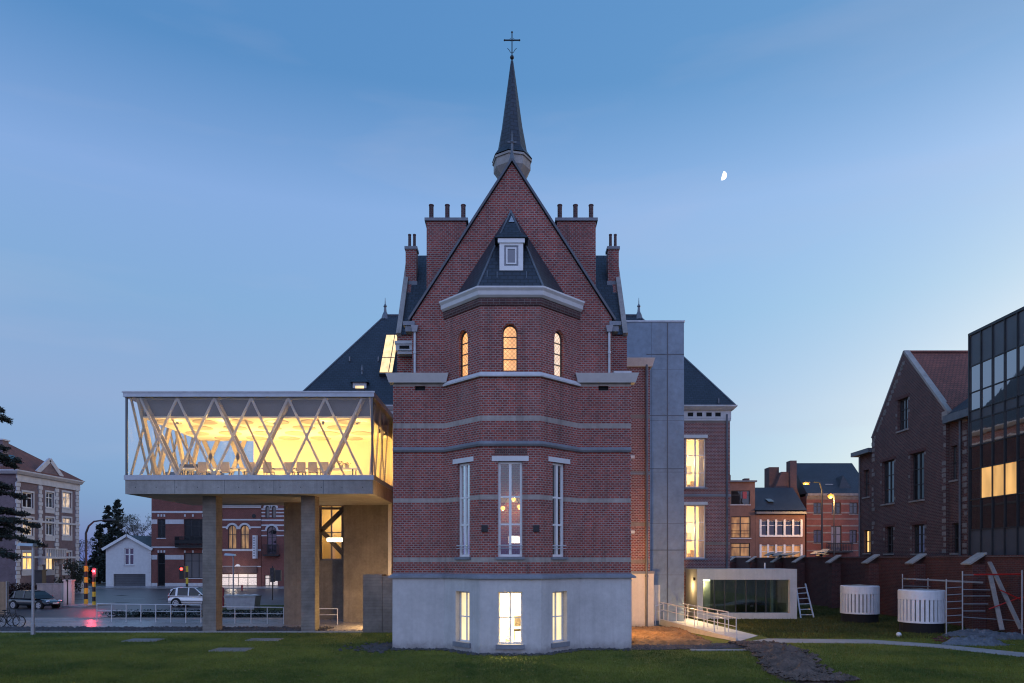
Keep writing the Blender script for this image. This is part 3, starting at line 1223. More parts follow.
TW = thing('metal_tower', 'tall windowless grey metal clad lift tower behind the brick annex', 'tower', (8.3, 42, 0))
YT = 42.2
tx0, tx1 = 5.8, wx(684, YT)
mb = MB()
mb.box(tx0, tx1, YT, 46.5, -.2, wz(322, YT))
mb.build('cladding', M['zinc'], TW)
MB().box(tx0 - .05, tx1 + .05, YT - .05, 46.55, wz(322, YT), wz(320.5, YT)).build('parapet', M['galvanised'], TW)
sm = MB()
for px in (667.5,):
    sm.box(wx(px, YT) - .03, wx(px, YT) + .03, YT - .03, YT, 0, wz(323, YT))
for z in (wz(415.5, YT), 4.6, 9.5, 16.4):
    sm.box(tx0 + 2.3, tx1, YT - .018, YT, z - .02, z + .02)
sm.build('panel_joint', M['panel_grey'], TW)
rr = MB()
for x in (wx(656, YT), wx(667, YT)):
    rr.tube([(x, YT + 1, 18.3), (x, YT + 1, 18.75)], .05, 6)
build_each(rr, 'roof_vent', M['galvanised'], TW)
MB().box(wx(653, YT), wx(660, YT), YT - .04, YT, .35, 2.5).build('door', M['cream_render'], TW)

# ================================================================== REAR WING with hipped slate roof
WI = thing('brick_wing', 'rear brick wing with a hipped slate roof and two tall lit windows', 'wing', (0, 51, 0))
YR = 51.0
F = FY(YR)
xr = wx(730, YR)
wins = [pxr(YR, 685.5, 706, 438, 487.5), pxr(YR, 685.5, 706, 505, 558.5)]
lw_ = [(-wins[1][1] - .3, -wins[1][0] - .3, wins[1][2], wins[1][3])]
low_l = pxr(YR, 320, 342, 505, 560)
mb = MB()
mb.panel(F, rect(-xr, xr, 0, 14.9), [rect(*w) for w in wins] + [rect(*low_l)], .4)
mb.box(xr - .4, xr, YR + .4, 70, 0, 14.9)
mb.box(-xr, -xr + .4, YR + .4, 70, 0, 14.9)
mb.build('wall', M['brick_wing'], WI)
for i, w in enumerate(wins):
    window(WI, F, w, .18, 2, (.30, .66) if i == 0 else (.34, .68), .09, .07, 'frame_white', 'glass', sill='bluestone', lintel='lintel_stone', lint_w=.12, lint_h=.24)
    u0, u1, v0, v1 = w
    room(WI, F, u0 - .8, u1 + .8, v0 - .6, v1 + .3, -.45, -3.2, 'interior_ochre')
    lamp('room_light', 'POINT', F.p((u0 + u1) / 2 - .35, v0 + (v1 - v0) * .55, -1.4), 330, (1, .74, .40), .12, WI)
    cu = MB()
    cu.panel(F, rect(u1 - .38, u1 + .1, v0 - .2, v1 + .2), [], .03, -.6)
    cu.build('curtain', M['fabric_beige'], WI)
    cu = MB()
    for q in range(5):
        cu.panel(F, rect(u0 - .1 + .07 * q, u0 - .04 + .07 * q, v0 - .2, v1 + .2), [], .05, -.62 - .04 * (q % 2))
    cu.build('curtain', M['fabric_beige'], WI)
    sh = MB()
    sh.fbox(F, u0 - .3, u1 + .3, v0 + .02, v0 + .10, -1.9, -1.2)
    sh.fbox(F, u1 - .75, u1 - .35, v0 + .10, v0 + .62, -1.7, -1.4)
    sh.fbox(F, u0 + .5, u0 + .72, v0 + .10, v0 + .38, -1.6, -1.4)
    sh.fbox(F, u1 - 1.0, u1 - .9, v0 + .10, v0 + .85, -2.6, -2.4)
    sh.build('shelf', M['wood_pale'], WI)
    pc = MB()
    pc.fbox(F, u1 - .95, u1 - .25, v0 + 1.3, v0 + 2.0, -3.19, -3.15)
    pc.build('picture', M['timber_grey'], WI)
    # lamp globe hanging in the room
    lt = thing('globe_lamp', 'round glowing lamp in the %s lit window of the rear wing' % ('upper' if i == 0 else 'lower'), 'lamp', tuple(F.p(u0 + .22, v0 + (v1 - v0) * (.46 if i == 0 else .37), -.9)), 'globe lamps in the rear wing windows')
    c = F.p(u0 + .22, v0 + (v1 - v0) * (.46 if i == 0 else .37), -.9)
    MB().ball(c, .11, 12, 8).build('globe', M['bulb'], lt, smooth=True)
    MB().tube([c, c + Vector((0, 0, v1 + .3 - c.z))], .012, 6).build('cord', M['iron'], lt)
MB().sweep([(-xr, 69), (-xr, YR), (xr, YR), (xr, 69)], [(0, 14.15), (.06, 14.15), (.06, 14.3), (0, 14.3)]).build('frieze_line', M['white_stone'], WI)
mb = MB()
fz = rect(-xr - .07, xr + .07, 14.28, 14.9)
holes = [pxr(YR, x, x + 5.6, 412.6, 416.6) for x in (687.5, 696.5, 706, 715)]
mb.panel(Frame((0, YR - .06, 0), (1, 0, 0), (0, -1, 0)), fz, [rect(*h) for h in holes], .05)
mb.sweep([(-xr, 69), (-xr, YR), (xr, YR), (xr, 69)], [(0, 14.9), (.2, 14.9), (.42, 15.12), (.42, 15.22), (0, 15.22)])
mb.build('cornice', M['white_stone'], WI)
fo = MB()
for h in holes:
    fo.panel(Frame((0, YR - .06, 0), (1, 0, 0), (0, -1, 0)), rect(*h), [], .01, -.045)
fo.build('frieze_opening', M['void'], WI)
MB().sweep([(-xr, 69), (-xr, YR), (xr, YR), (xr, 69)], [(-.02, 8.62), (.06, 8.62), (.06, 8.78), (-.02, 8.82)]).build('string_course', M['bluestone'], WI)
p = MB()
p.tube([(xr - .25, YR - .1, 14.6), (xr - .25, YR - .1, 0)], .07, 8)
p.build('downpipe', M['lead'], WI)
# hipped roof
ex, ey = xr + .3, YR - .3
hx, hy, hz = 10.4, 57.4, 24.05
mb = MB()
mb.add([(-ex, ey, 15.22), (ex, ey, 15.22), (hx, hy, hz), (-hx, hy, hz), (ex, 64.2, 15.22), (-ex, 64.2, 15.22)],
       [(0, 1, 2, 3), (1, 4, 2), (3, 2, 4, 5), (5, 0, 3)])
mb.build('roof', M['slate'], WI)
hp = MB()
for s in (-1, 1):
    hp.tube([(s * ex, ey, 15.24), (s * hx, hy, hz + .02)], .06, 6)
hp.tube([(-hx, hy, hz + .03), (hx, hy, hz + .03)], .08, 6)
hp.build('ridge', M['lead'], WI)
for s in (-1, 1):
    f = MB().lathe([(.34, 23.7), (.24, 24.1), (.12, 24.35), (.09, 24.7), (.15, 24.8), (.04, 25.0), (.015, 25.5)], 8, (s * hx, hy, 0))
    f.build('roof_finial', M['lead'], WI)
# skylight in the left slope


def slope_y(z):
    return ey + (z - 15.22) * (hy - ey) / (hz - 15.22)


nrm = Vector((0, -(hz - 15.22), (hy - ey))).normalized()
sk = []
for (x, z) in ((-9.95, 17.75), (-8.95, 17.75), (-8.95, 21.7), (-9.95, 21.7)):
    sk.append(Vector((x, slope_y(z), z)))
mb = MB()
mb.hexa([p + nrm * .0 for p in sk] + [p + nrm * .30 for p in sk])
so = mb.build('skylight', M['frame_dark'], WI)
ins = []
c0 = sum(sk, Vector()) / 4
for p in sk:
    ins.append(c0 + (p - c0) * .93 + nrm * .305)
MB().hexa(ins + [p + nrm * .03 for p in ins]).build('skylight_pane', M['lit_pale'], so)
mb = MB()
a = (ins[0] + ins[3]) / 2 - (ins[3] - ins[0]) * .13
b = (ins[1] + ins[2]) / 2 - (ins[2] - ins[1]) * .13
mb.bar(a + nrm * .04, b + nrm * .04, .07, .05)
a = ins[0] * .28 + ins[1] * .72
b = ins[3] * .28 + ins[2] * .72
mb.bar(a + nrm * .04, b + nrm * .04, .06, .05)
mb.build('glazing_bar', M['frame_dark'], so)
# small pointed roof dormer on the left slope
xd, yd = wx(360, 52.0), 52.2
z0 = 16.2
mb = MB().box(xd - .5, xd + .5, yd - .35, yd + 1.2, z0, wz(383, 52))
do = mb.build('dormer', M['white_stone'], WI)
zt = wz(383, 52)
MB().add([(xd - .68, yd - .55, zt), (xd + .68, yd - .55, zt), (xd + .68, yd + 1.5, zt), (xd - .68, yd + 1.5, zt),
          (xd - .25, yd + .1, zt + .55), (xd + .25, yd + .1, zt + .55), (xd + .25, yd + 1.2, zt + .55), (xd - .25, yd + 1.2, zt + .55), (xd, yd + .5, wz(371, 52))],
         [(3, 2, 1, 0), (0, 1, 5, 4), (1, 2, 6, 5), (2, 3, 7, 6), (3, 0, 4, 7), (4, 5, 8), (5, 6, 8), (6, 7, 8), (7, 4, 8)]).build('dormer_roof', M['slate'], do)
MB().lathe([(.1, wz(373, 52)), (.05, wz(369, 52)), (.1, wz(368, 52)), (.02, wz(362, 52))], 6, (xd, yd + .5, 0)).build('finial', M['lead'], do)
MB().box(xd - .32, xd + .32, yd - .37, yd - .34, z0, zt - .25).build('dormer_pane', M['lit_pale'], do)
for s, (px, py) in enumerate(((350.5, 361), (379, 361), (716, 404))):
    y_ = 54 if s < 2 else 51.4
    zz = wz(py, y_)
    MB().box(wx(px, y_) - .05, wx(px, y_) + .05, slope_y(zz) - .15, slope_y(zz) + .02, zz - .1, zz + .25).build('roof_hook', M['lead'], WI)
# lit stair window low on the left part of the wing
window(WI, F, low_l, .15, 2, (.5,), .09, .07, 'timber_grey', 'glass')
room(WI, F, low_l[0] - .5, low_l[1] + .5, low_l[2] - .4, low_l[3] + .3, -.45, -2.6, 'interior_ochre')
lamp('stair_light', 'POINT', F.p((low_l[0] + low_l[1]) / 2, low_l[3] - 1.2, -1.5), 70, (1, .62, .26), .12, WI)

# ================================================================== GLASS BOX ON COLUMNS (left)
GB = thing('glass_hall', 'long glass walled hall with diamond struts raised on concrete columns, glowing yellow inside', 'hall', (-14, 38, 0))
BX0, BX1, BY0, BY1 = -20.72, -7.45, 37.5, 45.4
zf, zsill, zs0, zroof0, zroof1 = 8.55, 8.29, 7.54, 12.73, 13.0
mb = MB()
mb.box(BX0, BX1, BY0, BY1, zs0, zsill)
fs_ = mb.build('floor_slab', M['concrete'], GB)
mb = MB()
for k in range(1, 5):
    x = BX0 + (BX1 - BX0) * k / 5
    mb.box(x - .012, x + .012, BY0 - .004, BY0 + .02, zs0 + .01, zsill - .01)
mb.build('slab_joint', M['panel_grey'], fs_)
mb = MB()
for k in range(12):
    x = BX0 + .55 + (BX1 - BX0 - 1.1) * k / 11
    mb.tube([(x, BY0 - .004, 7.9), (x, BY0 + .02, 7.9)], .025, 8)
mb.build('tie_hole', M['void'], fs_)
mb = MB()
mb.sweep([(BX0, BY1), (BX0, BY0), (BX1, BY0), (BX1, BY1)], [(-.35, zsill), (.05, zsill), (.05, zf), (-.35, zf)])
mb.build('sill_band', M['aluminium'], GB)
MB().box(BX0 + .35, BX1 - .35, BY0 + .35, BY1, zsill + .003, 8.5).build('floor_finish', M['interior_ochre'], GB)
mb = MB()
mb.box(BX0 - .08, BX1 + .08, BY0 - .08, BY1, zroof0, zroof1)
mb.build('roof_slab', M['aluminium'], GB)
MB().box(BX0 - .12, BX1 + .12, BY0 - .12, BY0 - .08, zroof1 - .06, zroof1 + .03).build('roof_trim', M['galvanised'], GB)
# bulkhead and ceiling with round discs
mb = MB()
mb.box(-20.0, -7.75, 38.15, 38.3, 11.8, zroof0)
mb.box(-20.0, -19.85, 38.3, BY1 - .2, 11.8, zroof0)
mb.build('bulkhead', M['metal_dark'], GB)
MB().box(-20.05, -7.7, 38.0, BY1 - .1, 11.7, 11.795).build('ceiling', M['interior_cream'], GB)
dz = MB()
for r, yy in enumerate((39.0, 40.75, 42.5, 44.25)):
    for k in range(7):
        x = -19.1 + 2.0 * k + (1.0 if r % 2 else 0)
        if x < -8.2:
            dz.lathe([(.62, 11.66), (.66, 11.67), (.66, 11.697)], 24, (x, yy, 0))
dz.build('ceiling_disc', M['disc_grey'], GB)
# back wall, right wall
mb = MB()
mb.box(-16.7, BX1 - .1, BY1 - .15, BY1, 8.5, zroof0)
mb.build('back_wall', M['interior_cream'], GB)
mb = MB()
mb.box(BX1 - .12, BX1, 44.2, BY1 - .15, 8.55, zroof0)
mb.build('side_wall', M['interior_cream'], GB)
# glass
gl = MB()
gl.poly([(BX0 + .1, BY0 + .06, zf), (BX1 - .1, BY0 + .06, zf), (BX1 - .1, BY0 + .06, zroof0), (BX0 + .1, BY0 + .06, zroof0)])
gl.build('front_glass', M['glass'], GB)
MB().poly([(BX0 + .06, BY0 + .1, zf), (BX0 + .06, BY1, zf), (BX0 + .06, BY1, zroof0), (BX0 + .06, BY0 + .1, zroof0)]).build('side_glass', M['glass_coated'], GB)
MB().poly([(BX1 - .06, BY0 + .1, zf), (BX1 - .06, 43.0, zf), (BX1 - .06, 43.0, zroof0), (BX1 - .06, BY0 + .1, zroof0)]).build('side_glass', M['glass_coated'], GB)
MB().poly([(BX0 + .1, BY1 - .07, zf), (-16.7, BY1 - .07, zf), (-16.7, BY1 - .07, zroof0), (BX0 + .1, BY1 - .07, zroof0)]).build('back_glass', M['glass'], GB)
mb = MB()
for x in (BX0 + .05, BX1 - .05):
    mb.box(x - .045, x + .045, BY0 - .005, BY0 + .085, zf, zroof0)
for px in ():
    pass
build_each(mb, 'corner_post', M['panel_grey'], GB)


def strut(a, b, w, d, mat='aluminium', up=(0, 1, 0)):
    MB().bar(a, b, d, w, up).build('strut', M[mat], GB)


nodes = [wx(138.5 + 37.15 * k, BY0) for k in range(7)]
Yl = BY0 + .17
for k in range(7):
    if k < 6:
        strut((nodes[k], Yl, zroof0), (nodes[k + 1], Yl, zf), .075, .12, 'strut_paint', (0, 1, 0))
        strut((nodes[k + 1], Yl + .02, zroof0), (nodes[k], Yl + .02, zf), .075, .12, 'strut_paint', (0, 1, 0))
# heavy inner props
for a, b in ((0, 1), (2, 3), (4, 3), (6, 5)):
    strut((nodes[a], Yl + .38, zroof0), (nodes[b], Yl + .38, zf), .10, .22, 'strut_heavy')
for k in range(0, 6, 2):
    strut((nodes[k] + .9, Yl + .75, zroof0), (nodes[k + 1] + .9, Yl + .75, zf), .06, .1, 'strut_heavy')
# left side lattice, outer thin and inner heavy
xl = BX0 + .2
ys = [37.7 + 1.92 * k for k in range(5)]
for k in range(4):
    strut((xl, ys[k], zroof0), (xl, ys[k + 1], zf), .08, .12, 'strut_heavy', (1, 0, 0))
    strut((xl, ys[k + 1], zroof0), (xl, ys[k], zf), .08, .12, 'strut_heavy', (1, 0, 0))
for k in range(0, 4):
    a, b = (ys[k], ys[k + 1]) if k % 2 == 0 else (ys[k + 1], ys[k])
    strut((xl + .42, a, zroof0), (xl + .42, b, zf), .15, .3, 'strut_heavy', (1, 0, 0))
# right side lattice
xr_ = BX1 - .2
ys = [37.7 + 1.4 * k for k in range(5)]
for k in range(4):
    if k % 2 == 0:
        strut((xr_, ys[k], zroof0), (xr_, ys[k + 1], zf), .07, .1, 'strut_paint', (1, 0, 0))
    strut((xr_, ys[k + 1], zroof0), (xr_, ys[k], zf), .07, .1, 'strut_paint', (1, 0, 0))
# back lattice in the glazed part
for a, b in ((-20.3, -18.5), (-18.5, -16.8)):
    strut((a, BY1 - .3, zroof0), (b, BY1 - .3, zf), .12, .25, 'strut_heavy')
    strut((b, BY1 - .3, zroof0), (a, BY1 - .3, zf), .12, .25, 'strut_heavy')
# columns, pier, walls below
for x0, x1, y in ((wx(202.5, 38.7), wx(216, 38.7), 38.7), (wx(301, 38.7), wx(315, 38.7), 38.7)):
    MB().box(x0, x1, y, y + .85, -.2, zs0).build('column', M['concrete_board'], GB)
MB().box(wx(284, 43), wx(303, 43), 43, 43.5, -.2, zs0).build('pier', M['concrete_warm'], GB)
MB().box(wx(343.5, 45.0), wx(389, 45.0), 45.0, 45.4, -.2, zs0).build('wall', M['concrete_warm'], GB)
rw_ = MB()
rw_.panel(FY(46.95), rect(wx(304, 46.95), wx(346, 46.95), 0, zs0), [rect(wx(320, 46.95), wx(342, 46.95), wz(560, 46.95), 7.40)], .3)
rw_.build('rear_wall', M['concrete_warm'], GB)
MB().box(wx(388, 44.2), wx(391.5, 44.2), 44.2, 44.9, 2.8, zs0).build('wall_return', M['cream_render'], GB)
br_ = thing('steel_brace', 'dark brown diagonal steel braces before the lit stair window under the glass hall', 'brace', (wx(330, 46), 46.5, 3))
for a, b in (((321, 531), (347, 506)), ((321, 530), (347, 558))):
    MB().bar((wx(a[0], 46.5), 46.5, wz(a[1], 46.5)), (wx(b[0], 46.5), 46.5, wz(b[1], 46.5)), .27, .3, (0, 1, 0)).build('beam', M['brace_dark'], br_)
lf = thing('strip_lamp', 'glowing strip lamp on the wall beside the stair window under the glass hall', 'lamp', (wx(334, 46.2), 46.2, wz(540, 46.2)))
MB().box(wx(327, 46.2), wx(342, 46.2), 46.2, 46.26, wz(541, 46.2), wz(538.5, 46.2)).build('tube', M['bulb_soft'], lf)
MB().box(wx(326.5, 46.2), wx(342.5, 46.2), 46.26, 46.3, wz(542, 46.2), wz(537.5, 46.2)).build('backplate', M['frame_white'], lf)
bk = MB()
yb = 38.5
bk.box(wx(363, yb), wx(382, yb), yb, yb + 1.2, -.2, wz(574.5, yb))
bk.box(wx(382.3, yb), -6.4, yb + .02, yb + 1.2, -.2, wz(576, yb))
o = bk.build('concrete_wall', M['concrete_board'])
tag(o, 'low board marked concrete wall between the glass hall columns and the chapel plinth', 'wall')
# added uplighters, hidden by the floor edge, that brighten the hall ceiling
for k, x in enumerate((-18.2, -15.4, -12.6, -9.6)):
    u = thing('added_uplighter', 'unseen uplighter added on the glass hall floor to light its ceiling', 'lamp', (x, 42.4, 8.5), 'added uplighters in the glass hall')
    MB().box(x - .5, x + .5, 42.2, 42.6, 8.5, 8.62).build('housing', M['metal_dark'], u)
    lamp('fill_uplight', 'AREA', (x, 42.4, 8.65), 225, (1.0, .66, .23), (.9, .35), u, (PI, 0, 0))
for k, x in enumerate((-18.6, -15.9, -13.2, -10.5, -8.6)):  # spotlights added to brighten the chairs and struts
    u = thing('added_spot', 'small spotlight added under the front edge of the glass hall ceiling to brighten the chairs', 'spotlight', (x, 38.9, 11.7), 'added spotlights under the glass hall ceiling')
    MB().lathe([(.05, 11.52), (.07, 11.55), (.07, 11.70)], 12, (x, 38.9, 0)).build('housing', M['metal_dark'], u)
    lamp('added_spot_light', 'POINT', (x, 38.75, 11.3), 46, (1.0, .66, .26), .06, u)
# wall lamps seen through the right side glass
for k, (y, z) in enumerate(((41.0, 11.35), (42.6, 11.5))):
    u = thing('wall_lamp', 'bright lamp near the right end of the glass hall, %s of the pair' % ('nearer' if k == 0 else 'farther'), 'lamp', (-7.7, y, z), 'wall lamps in the glass hall')
    MB().ball((-7.72, y, z), .09, 10, 7).build('bulb', M['bulb'], u, smooth=True)
    MB().box(-7.80, -7.64, y - .08, y + .08, z + .08, z + .30).build('holder', M['metal_dark'], u)
# long tables and chairs
tbl = thing('long_table', 'long pale conference table behind the row of beige chairs in the glass hall', 'table', (-13.5, 40.4, 8.5))
MB().box(-19.2, -8.8, 39.9, 40.9, 9.20, 9.26).build('tabletop', M['white_board'], tbl)
for x in (-18.9, -15.6, -12.2, -9.1):
    for y in (40.0, 40.8):
        MB().box(x - .03, x + .03, y - .03, y + .03, 8.5, 9.2).build('leg', M['frame_dark'], tbl)


def chair_proto():
    t = thing('chair', '', 'chair', (0, 0, 0), 'chairs at the long table in the glass hall')
    b = MB()
    b.hexa([(-.25, -.23, .50), (.25, -.23, .50), (.25, -.18, .50), (-.25, -.18, .50), (-.24, -.30, .98), (.24, -.30, .98), (.24, -.25, .98), (-.24, -.25, .98)])
    b.build('backrest', M['fabric_beige'], t)
    MB().box(-.25, .25, -.2, .26, .42, .49).build('seat', M['fabric_beige'], t)
    for x in (-.22, .22):
        for y in (-.18, .22):
            MB().bar((x, y, 0), (x * .95, y, .43), .035).build('leg', M['frame_dark'], t)
    for x in (-.27, .27):
        MB().box(x - .02, x + .02, -.2, .2, .62, .66).build('armrest', M['frame_dark'], t)
    return t


ORD = ['first', 'second', 'third', 'fourth', 'fifth', 'sixth', 'seventh', 'eighth', 'ninth', 'tenth', 'eleventh', 'twelfth']
cp0 = chair_proto()
for k, px in enumerate((203.5, 226, 250, 268, 289, 301, 313, 325)):
    lab = 'beige chair at the long table in the glass hall, %s from the left' % ORD[k]
    x = wx(px, 39.3)
    if k == 0:
        cp0.location = (x, 39.4, 8.5)
        cp0['label'] = lab
    else:
        dup(cp0, (x, 39.4 + random.uniform(-.05, .1), 8.5), random.uniform(-.25, .25), lab)
# dark chairs at the left end, small cluttered items on the right end
for k, px in enumerate((181.5, 188, 195)):
    x = wx(px, 40.6)
    t = thing('stool', 'dark stool at the left end of the glass hall, %s from the left' % ORD[k], 'stool', (x, 40.6, 8.5), 'dark stools in the glass hall')
    MB().lathe([(.2, 9.22), (.22, 9.25), (.22, 9.3), (.18, 9.32)], 12, (x, 40.6, 0)).build('seat', M['dark_matter'], t)
    MB().box(x - .2, x + .2, 40.78, 40.82, 9.3, 9.58).build('backrest', M['dark_matter'], t)
    for a in range(4):
        dx, dy = .16 * math.cos(a * PI / 2 + .8), .16 * math.sin(a * PI / 2 + .8)
        MB().bar((x + dx * 1.3, 40.6 + dy * 1.3, 8.5), (x + dx, 40.6 + dy, 9.24), .03).build('leg', M['dark_matter'], t)
for k, px in enumerate((333, 341, 347)):
    x = wx(px, 40.3)
    t = thing('table_plant', 'small leafy pot plant on the long table, %s from the right' % ORD[2 - k], 'plant', (x, 40.3, 9.26), 'pot plants on the long table')
    MB().lathe([(.09, 9.26), (.13, 9.44), (.1, 9.44)], 10, (x, 40.3, 0)).build('pot', M['fabric_beige'], t)
    c = MB()
    for j in range(40):
        a = random.uniform(0, 2 * PI)
        p = Vector((x + random.gauss(0, .09), 40.3 + random.gauss(0, .09), random.uniform(9.42, 9.75 - .08 * k)))
        d = Vector((math.cos(a), math.sin(a), random.uniform(-.3, .6))) * .1
        sd = Vector((-math.sin(a), math.cos(a), .2)) * .035
        c.add([p - d * .3, p + d * .4 + sd, p + d, p + d * .4 - sd], [(0, 1, 2, 3)])
    c.build('foliage', M['dark_matter'] if k == 1 else M['soil'], t, recalc=False)
# unseen warm lamp assumed behind the low concrete wall to light the floor there
wl = thing('assumed_bollard', 'unseen low warm lamp assumed behind the concrete wall under the glass hall', 'lamp', (-7.4, 43.4, 0))
MB().lathe([(.08, 0), (.08, .9), (.1, .9), (.1, 1.05), (.05, 1.08)], 10, (-7.4, 43.4, 0)).build('post', M['metal_dark'], wl)
lamp('assumed_bollard_light', 'POINT', (-8.5, 41.3, 1.3), 420, (1.0, .60, .22), .12, wl)

wl = thing('assumed_lantern', 'unseen warm lantern assumed on the left flank of the chapel to light the glass hall slab', 'lamp', (-5.7, 37.2, 6.2))  # unseen lantern, assumed here to warm the side face of the hall slab
MB().box(-5.82, -5.61, 37.1, 37.3, 6.1, 6.35).build('housing', M['metal_dark'], wl)
lamp('assumed_lantern_light', 'POINT', (-6.0, 37.6, 6.0), 150, (1.0, .62, .24), .1, wl)

# ================================================================== PAVILION (right)
PV = thing('glass_pavilion', 'low white concrete pavilion with dark green glass front and a lit doorway', 'pavilion', (16, 47.5, 0))
YP = 47.5
F = FY(YP)
u0, u1, v1 = wx(697, YP), wx(797, YP), wz(569, YP)
op = pxr(YP, 703, 790, 579.7, 613)
mb = MB()
mb.panel(F, rect(u0, u1, -.1, v1), [rect(*op)], .45)
mb.box(u0, u0 + .4, YP + .451, 50.6, -.1, v1)
mb.box(u1 - .4, u1, YP + .451, 50.6, -.1, v1)
mb.box(u0 + .401, u1 - .401, YP + .451, 50.6, v1 - .35, v1)
mb.build('frame_wall', M['concrete_pale'], PV)
ip = MB()
ip.box(u0 + .4, u1 - .4, 50.3, 50.6, -.1, v1 - .35)
ip.box(u0 + .4, u1 - .4, YP + .46, 50.3, -.05, .28)
ip.build('interior_wall', M['concrete'], PV)
MB().poly([(op[0], YP + .31, op[2]), (op[1], YP + .31, op[2]), (op[1], YP + .31, op[3]), (op[0], YP + .31, op[3])]).build('front_glass', M['glass_pavilion'], PV)
mb = MB()
for px in (715.5, 726, 737, 747.5, 757.5, 767.5):
    x = wx(px, YP)
    mb.box(x - .03, x + .03, YP + .26, YP + .36, op[2], op[3])
mb.build('mullion', M['frame_dark'], PV)
MB().box(wx(708, YP), wx(714, YP), YP + .9, YP + 1.2, .2, v1 - .35).build('door_leaf', M['cream_render'], PV)
MB().box(wx(778, YP), wx(780.5, YP), YP + 1.3, YP + 1.5, .2, v1 - .35).build('post', M['cream_render'], PV)
MB().box(wx(745, YP), wx(772, YP), YP + 1.4, YP + 2.0, .28, 1.0).build('counter', M['dark_matter'], PV)
MB().box(wx(703.5, YP), wx(711.5, YP), YP + .4, YP + .62, op[3] - .10, op[3] - .02).build('door_lamp', M['bulb_soft'], PV)
lamp('door_light', 'POINT', (wx(706, YP), YP + .85, 2.3), 60, (1, .72, .34), .1, PV)
MB().tube([(wx(768, YP), YP + .6, v1), (wx(768, YP), YP + .6, v1 + .42)], .05, 8).build('vent_pipe', M['white_board'], PV)

# ramp with railings
RA = thing('entrance_ramp', 'pale concrete ramp lit by a warm lamp, climbing to the metal tower', 'ramp', (11, 39, 0))
LA, LB = Vector((9.0, 42.1, .34)), Vector((11.15, 34.4, .02))
RA_, RB_ = Vector((11.1, 44.0, .34)), Vector((12.95, 36.9, .02))
mb = MB()
mb.hexa([LA - Vector((0, 0, .5)), LB - Vector((0, 0, .3)), RB_ - Vector((0, 0, .3)), RA_ - Vector((0, 0, .5)), LA, LB, RB_, RA_])
mb.build('deck', M['concrete_pale'], RA)
mb = MB()
mb.bar(LA + Vector((-.1, 0, -.06)), LB + Vector((-.1, 0, -.04)), .12, .34)
mb.build('kerb', M['concrete_pale'], RA)


def railing(name, label, a, b, h, n, mats='rail_white', mid=True, infill=0):
    t = thing(name, label, 'railing', tuple(a))
    a = Vector(a)
    b = Vector(b)
    up = Vector((0, 0, h))
    mb = MB()
    mb.tube([a + up, b + up], .03, 6)
    mb.build('handrail', M[mats], t)
    if mid:
        mb = MB()
        for f in ((.62,) if infill == 0 else (.62, .1)):
            mb.tube([a + up * f, b + up * f], .02, 6)
        mb.build('rail', M[mats], t)
    for k in range(n):
        p = a.lerp(b, k / (n - 1))
        MB().bar(p - Vector((0, 0, .1)), p + up, .04).build('post', M[mats], t)
    return t


railing('railing', 'white metal railing along the near side of the ramp, soil bed beside it', LA + Vector((-.1, 0, 0)), LB + Vector((-.1, .1, 0)), 1.12, 9, infill=1)
railing('railing', 'white metal railing on the far side of the entrance ramp', LA + Vector((1.15, .5, 0)), Vector((11.75, 38.0, .12)), 1.05, 6)
railing('railing', 'short white railing at the ramp head before the metal tower', (wx(655, 42), 41.9, .2), (wx(664, 42), 42.05, .34), 1.05, 3)
dl = thing('assumed_lantern', 'warm lantern assumed on the pavilion side wall above the ramp', 'lamp', (12.45, 46.5, 2.3))  # lantern assumed here to warm the pavilion side wall
MB().box(12.46, 12.60, 48.0, 48.2, 2.6, 2.8).build('housing', M['metal_dark'], dl)
lamp('assumed_lantern_light', 'POINT', (12.1, 48.6, 2.2), 60, (1.0, .66, .28), .1, dl)
lamp('assumed_ramp_light', 'POINT', (11.0, 42.4, 1.9), 330, (1.0, .66, .28), .1, dl)  # separate light added over the ramp, without a fitting of its own
hl_ = thing('added_rail_light', 'pair of tiny warm lights added under the far handrail to brighten the ramp', 'lights', (11.3, 39.6, .9))  # small lights added on the far rail to warm the ramp deck
for (x, y) in ((10.75, 41.2), (11.45, 38.9)):
    MB().box(x + .04, x + .12, y - .05, y + .05, 1.02, 1.06).build('added_fitting', M['metal_dark'], hl_)
    lamp('ramp_fill_light', 'POINT', (x + .16, y, .96), 34, (1.0, .66, .28), .03, hl_)
dl = thing('assumed_lantern', 'unseen warm lantern assumed on the right flank of the chapel to light the soil bed', 'lamp', (5.45, 33.9, 2.7))  # lantern added out of view to warm the soil bed and annex plinth
MB().box(5.41, 5.62, 33.4, 33.6, 2.55, 2.75).build('housing', M['metal_dark'], dl)
lamp('assumed_lantern_light', 'POINT', (6.2, 35.8, 2.9), 850, (1.0, .56, .20), .1, dl)

# paved front railing (left)
railing('railing', 'long pale metal railing along the pavement left of the first column', (wx(97, 45.5), 45.5, 0), (wx(201, 44.4), 44.4, 0), 1.15, 8)
railing('railing', 'pale metal railing between the two concrete columns of the hall', (wx(219, 44.2), 44.2, 0), (wx(300, 43.4), 43.4, 0), 1.05, 6)
railing('railing', 'short pale railing right of the second column under the hall', (wx(319, 43.2), 43.2, 0), (wx(337.5, 43.2), 43.2, 0), 1.0, 2)

# ================================================================== GROUND


def in_poly(X, Y, poly):
    c = np.zeros(len(X), bool)
    m = len(poly)
    for i in range(m):
        x1, y1 = poly[i]
        x2, y2 = poly[(i + 1) % m]
        hit = ((y1 > Y) != (y2 > Y)) & (X < (x2 - x1) * (Y - y1) / (y2 - y1 + 1e-9) + x1)
        c ^= hit
    return c



def sheet(name, pts, z, mat, kind='structure'):
    o = MB().poly([(x, y, z) for x, y in pts]).build(name, M[mat], recalc=False)
    o['kind'] = kind
    return o


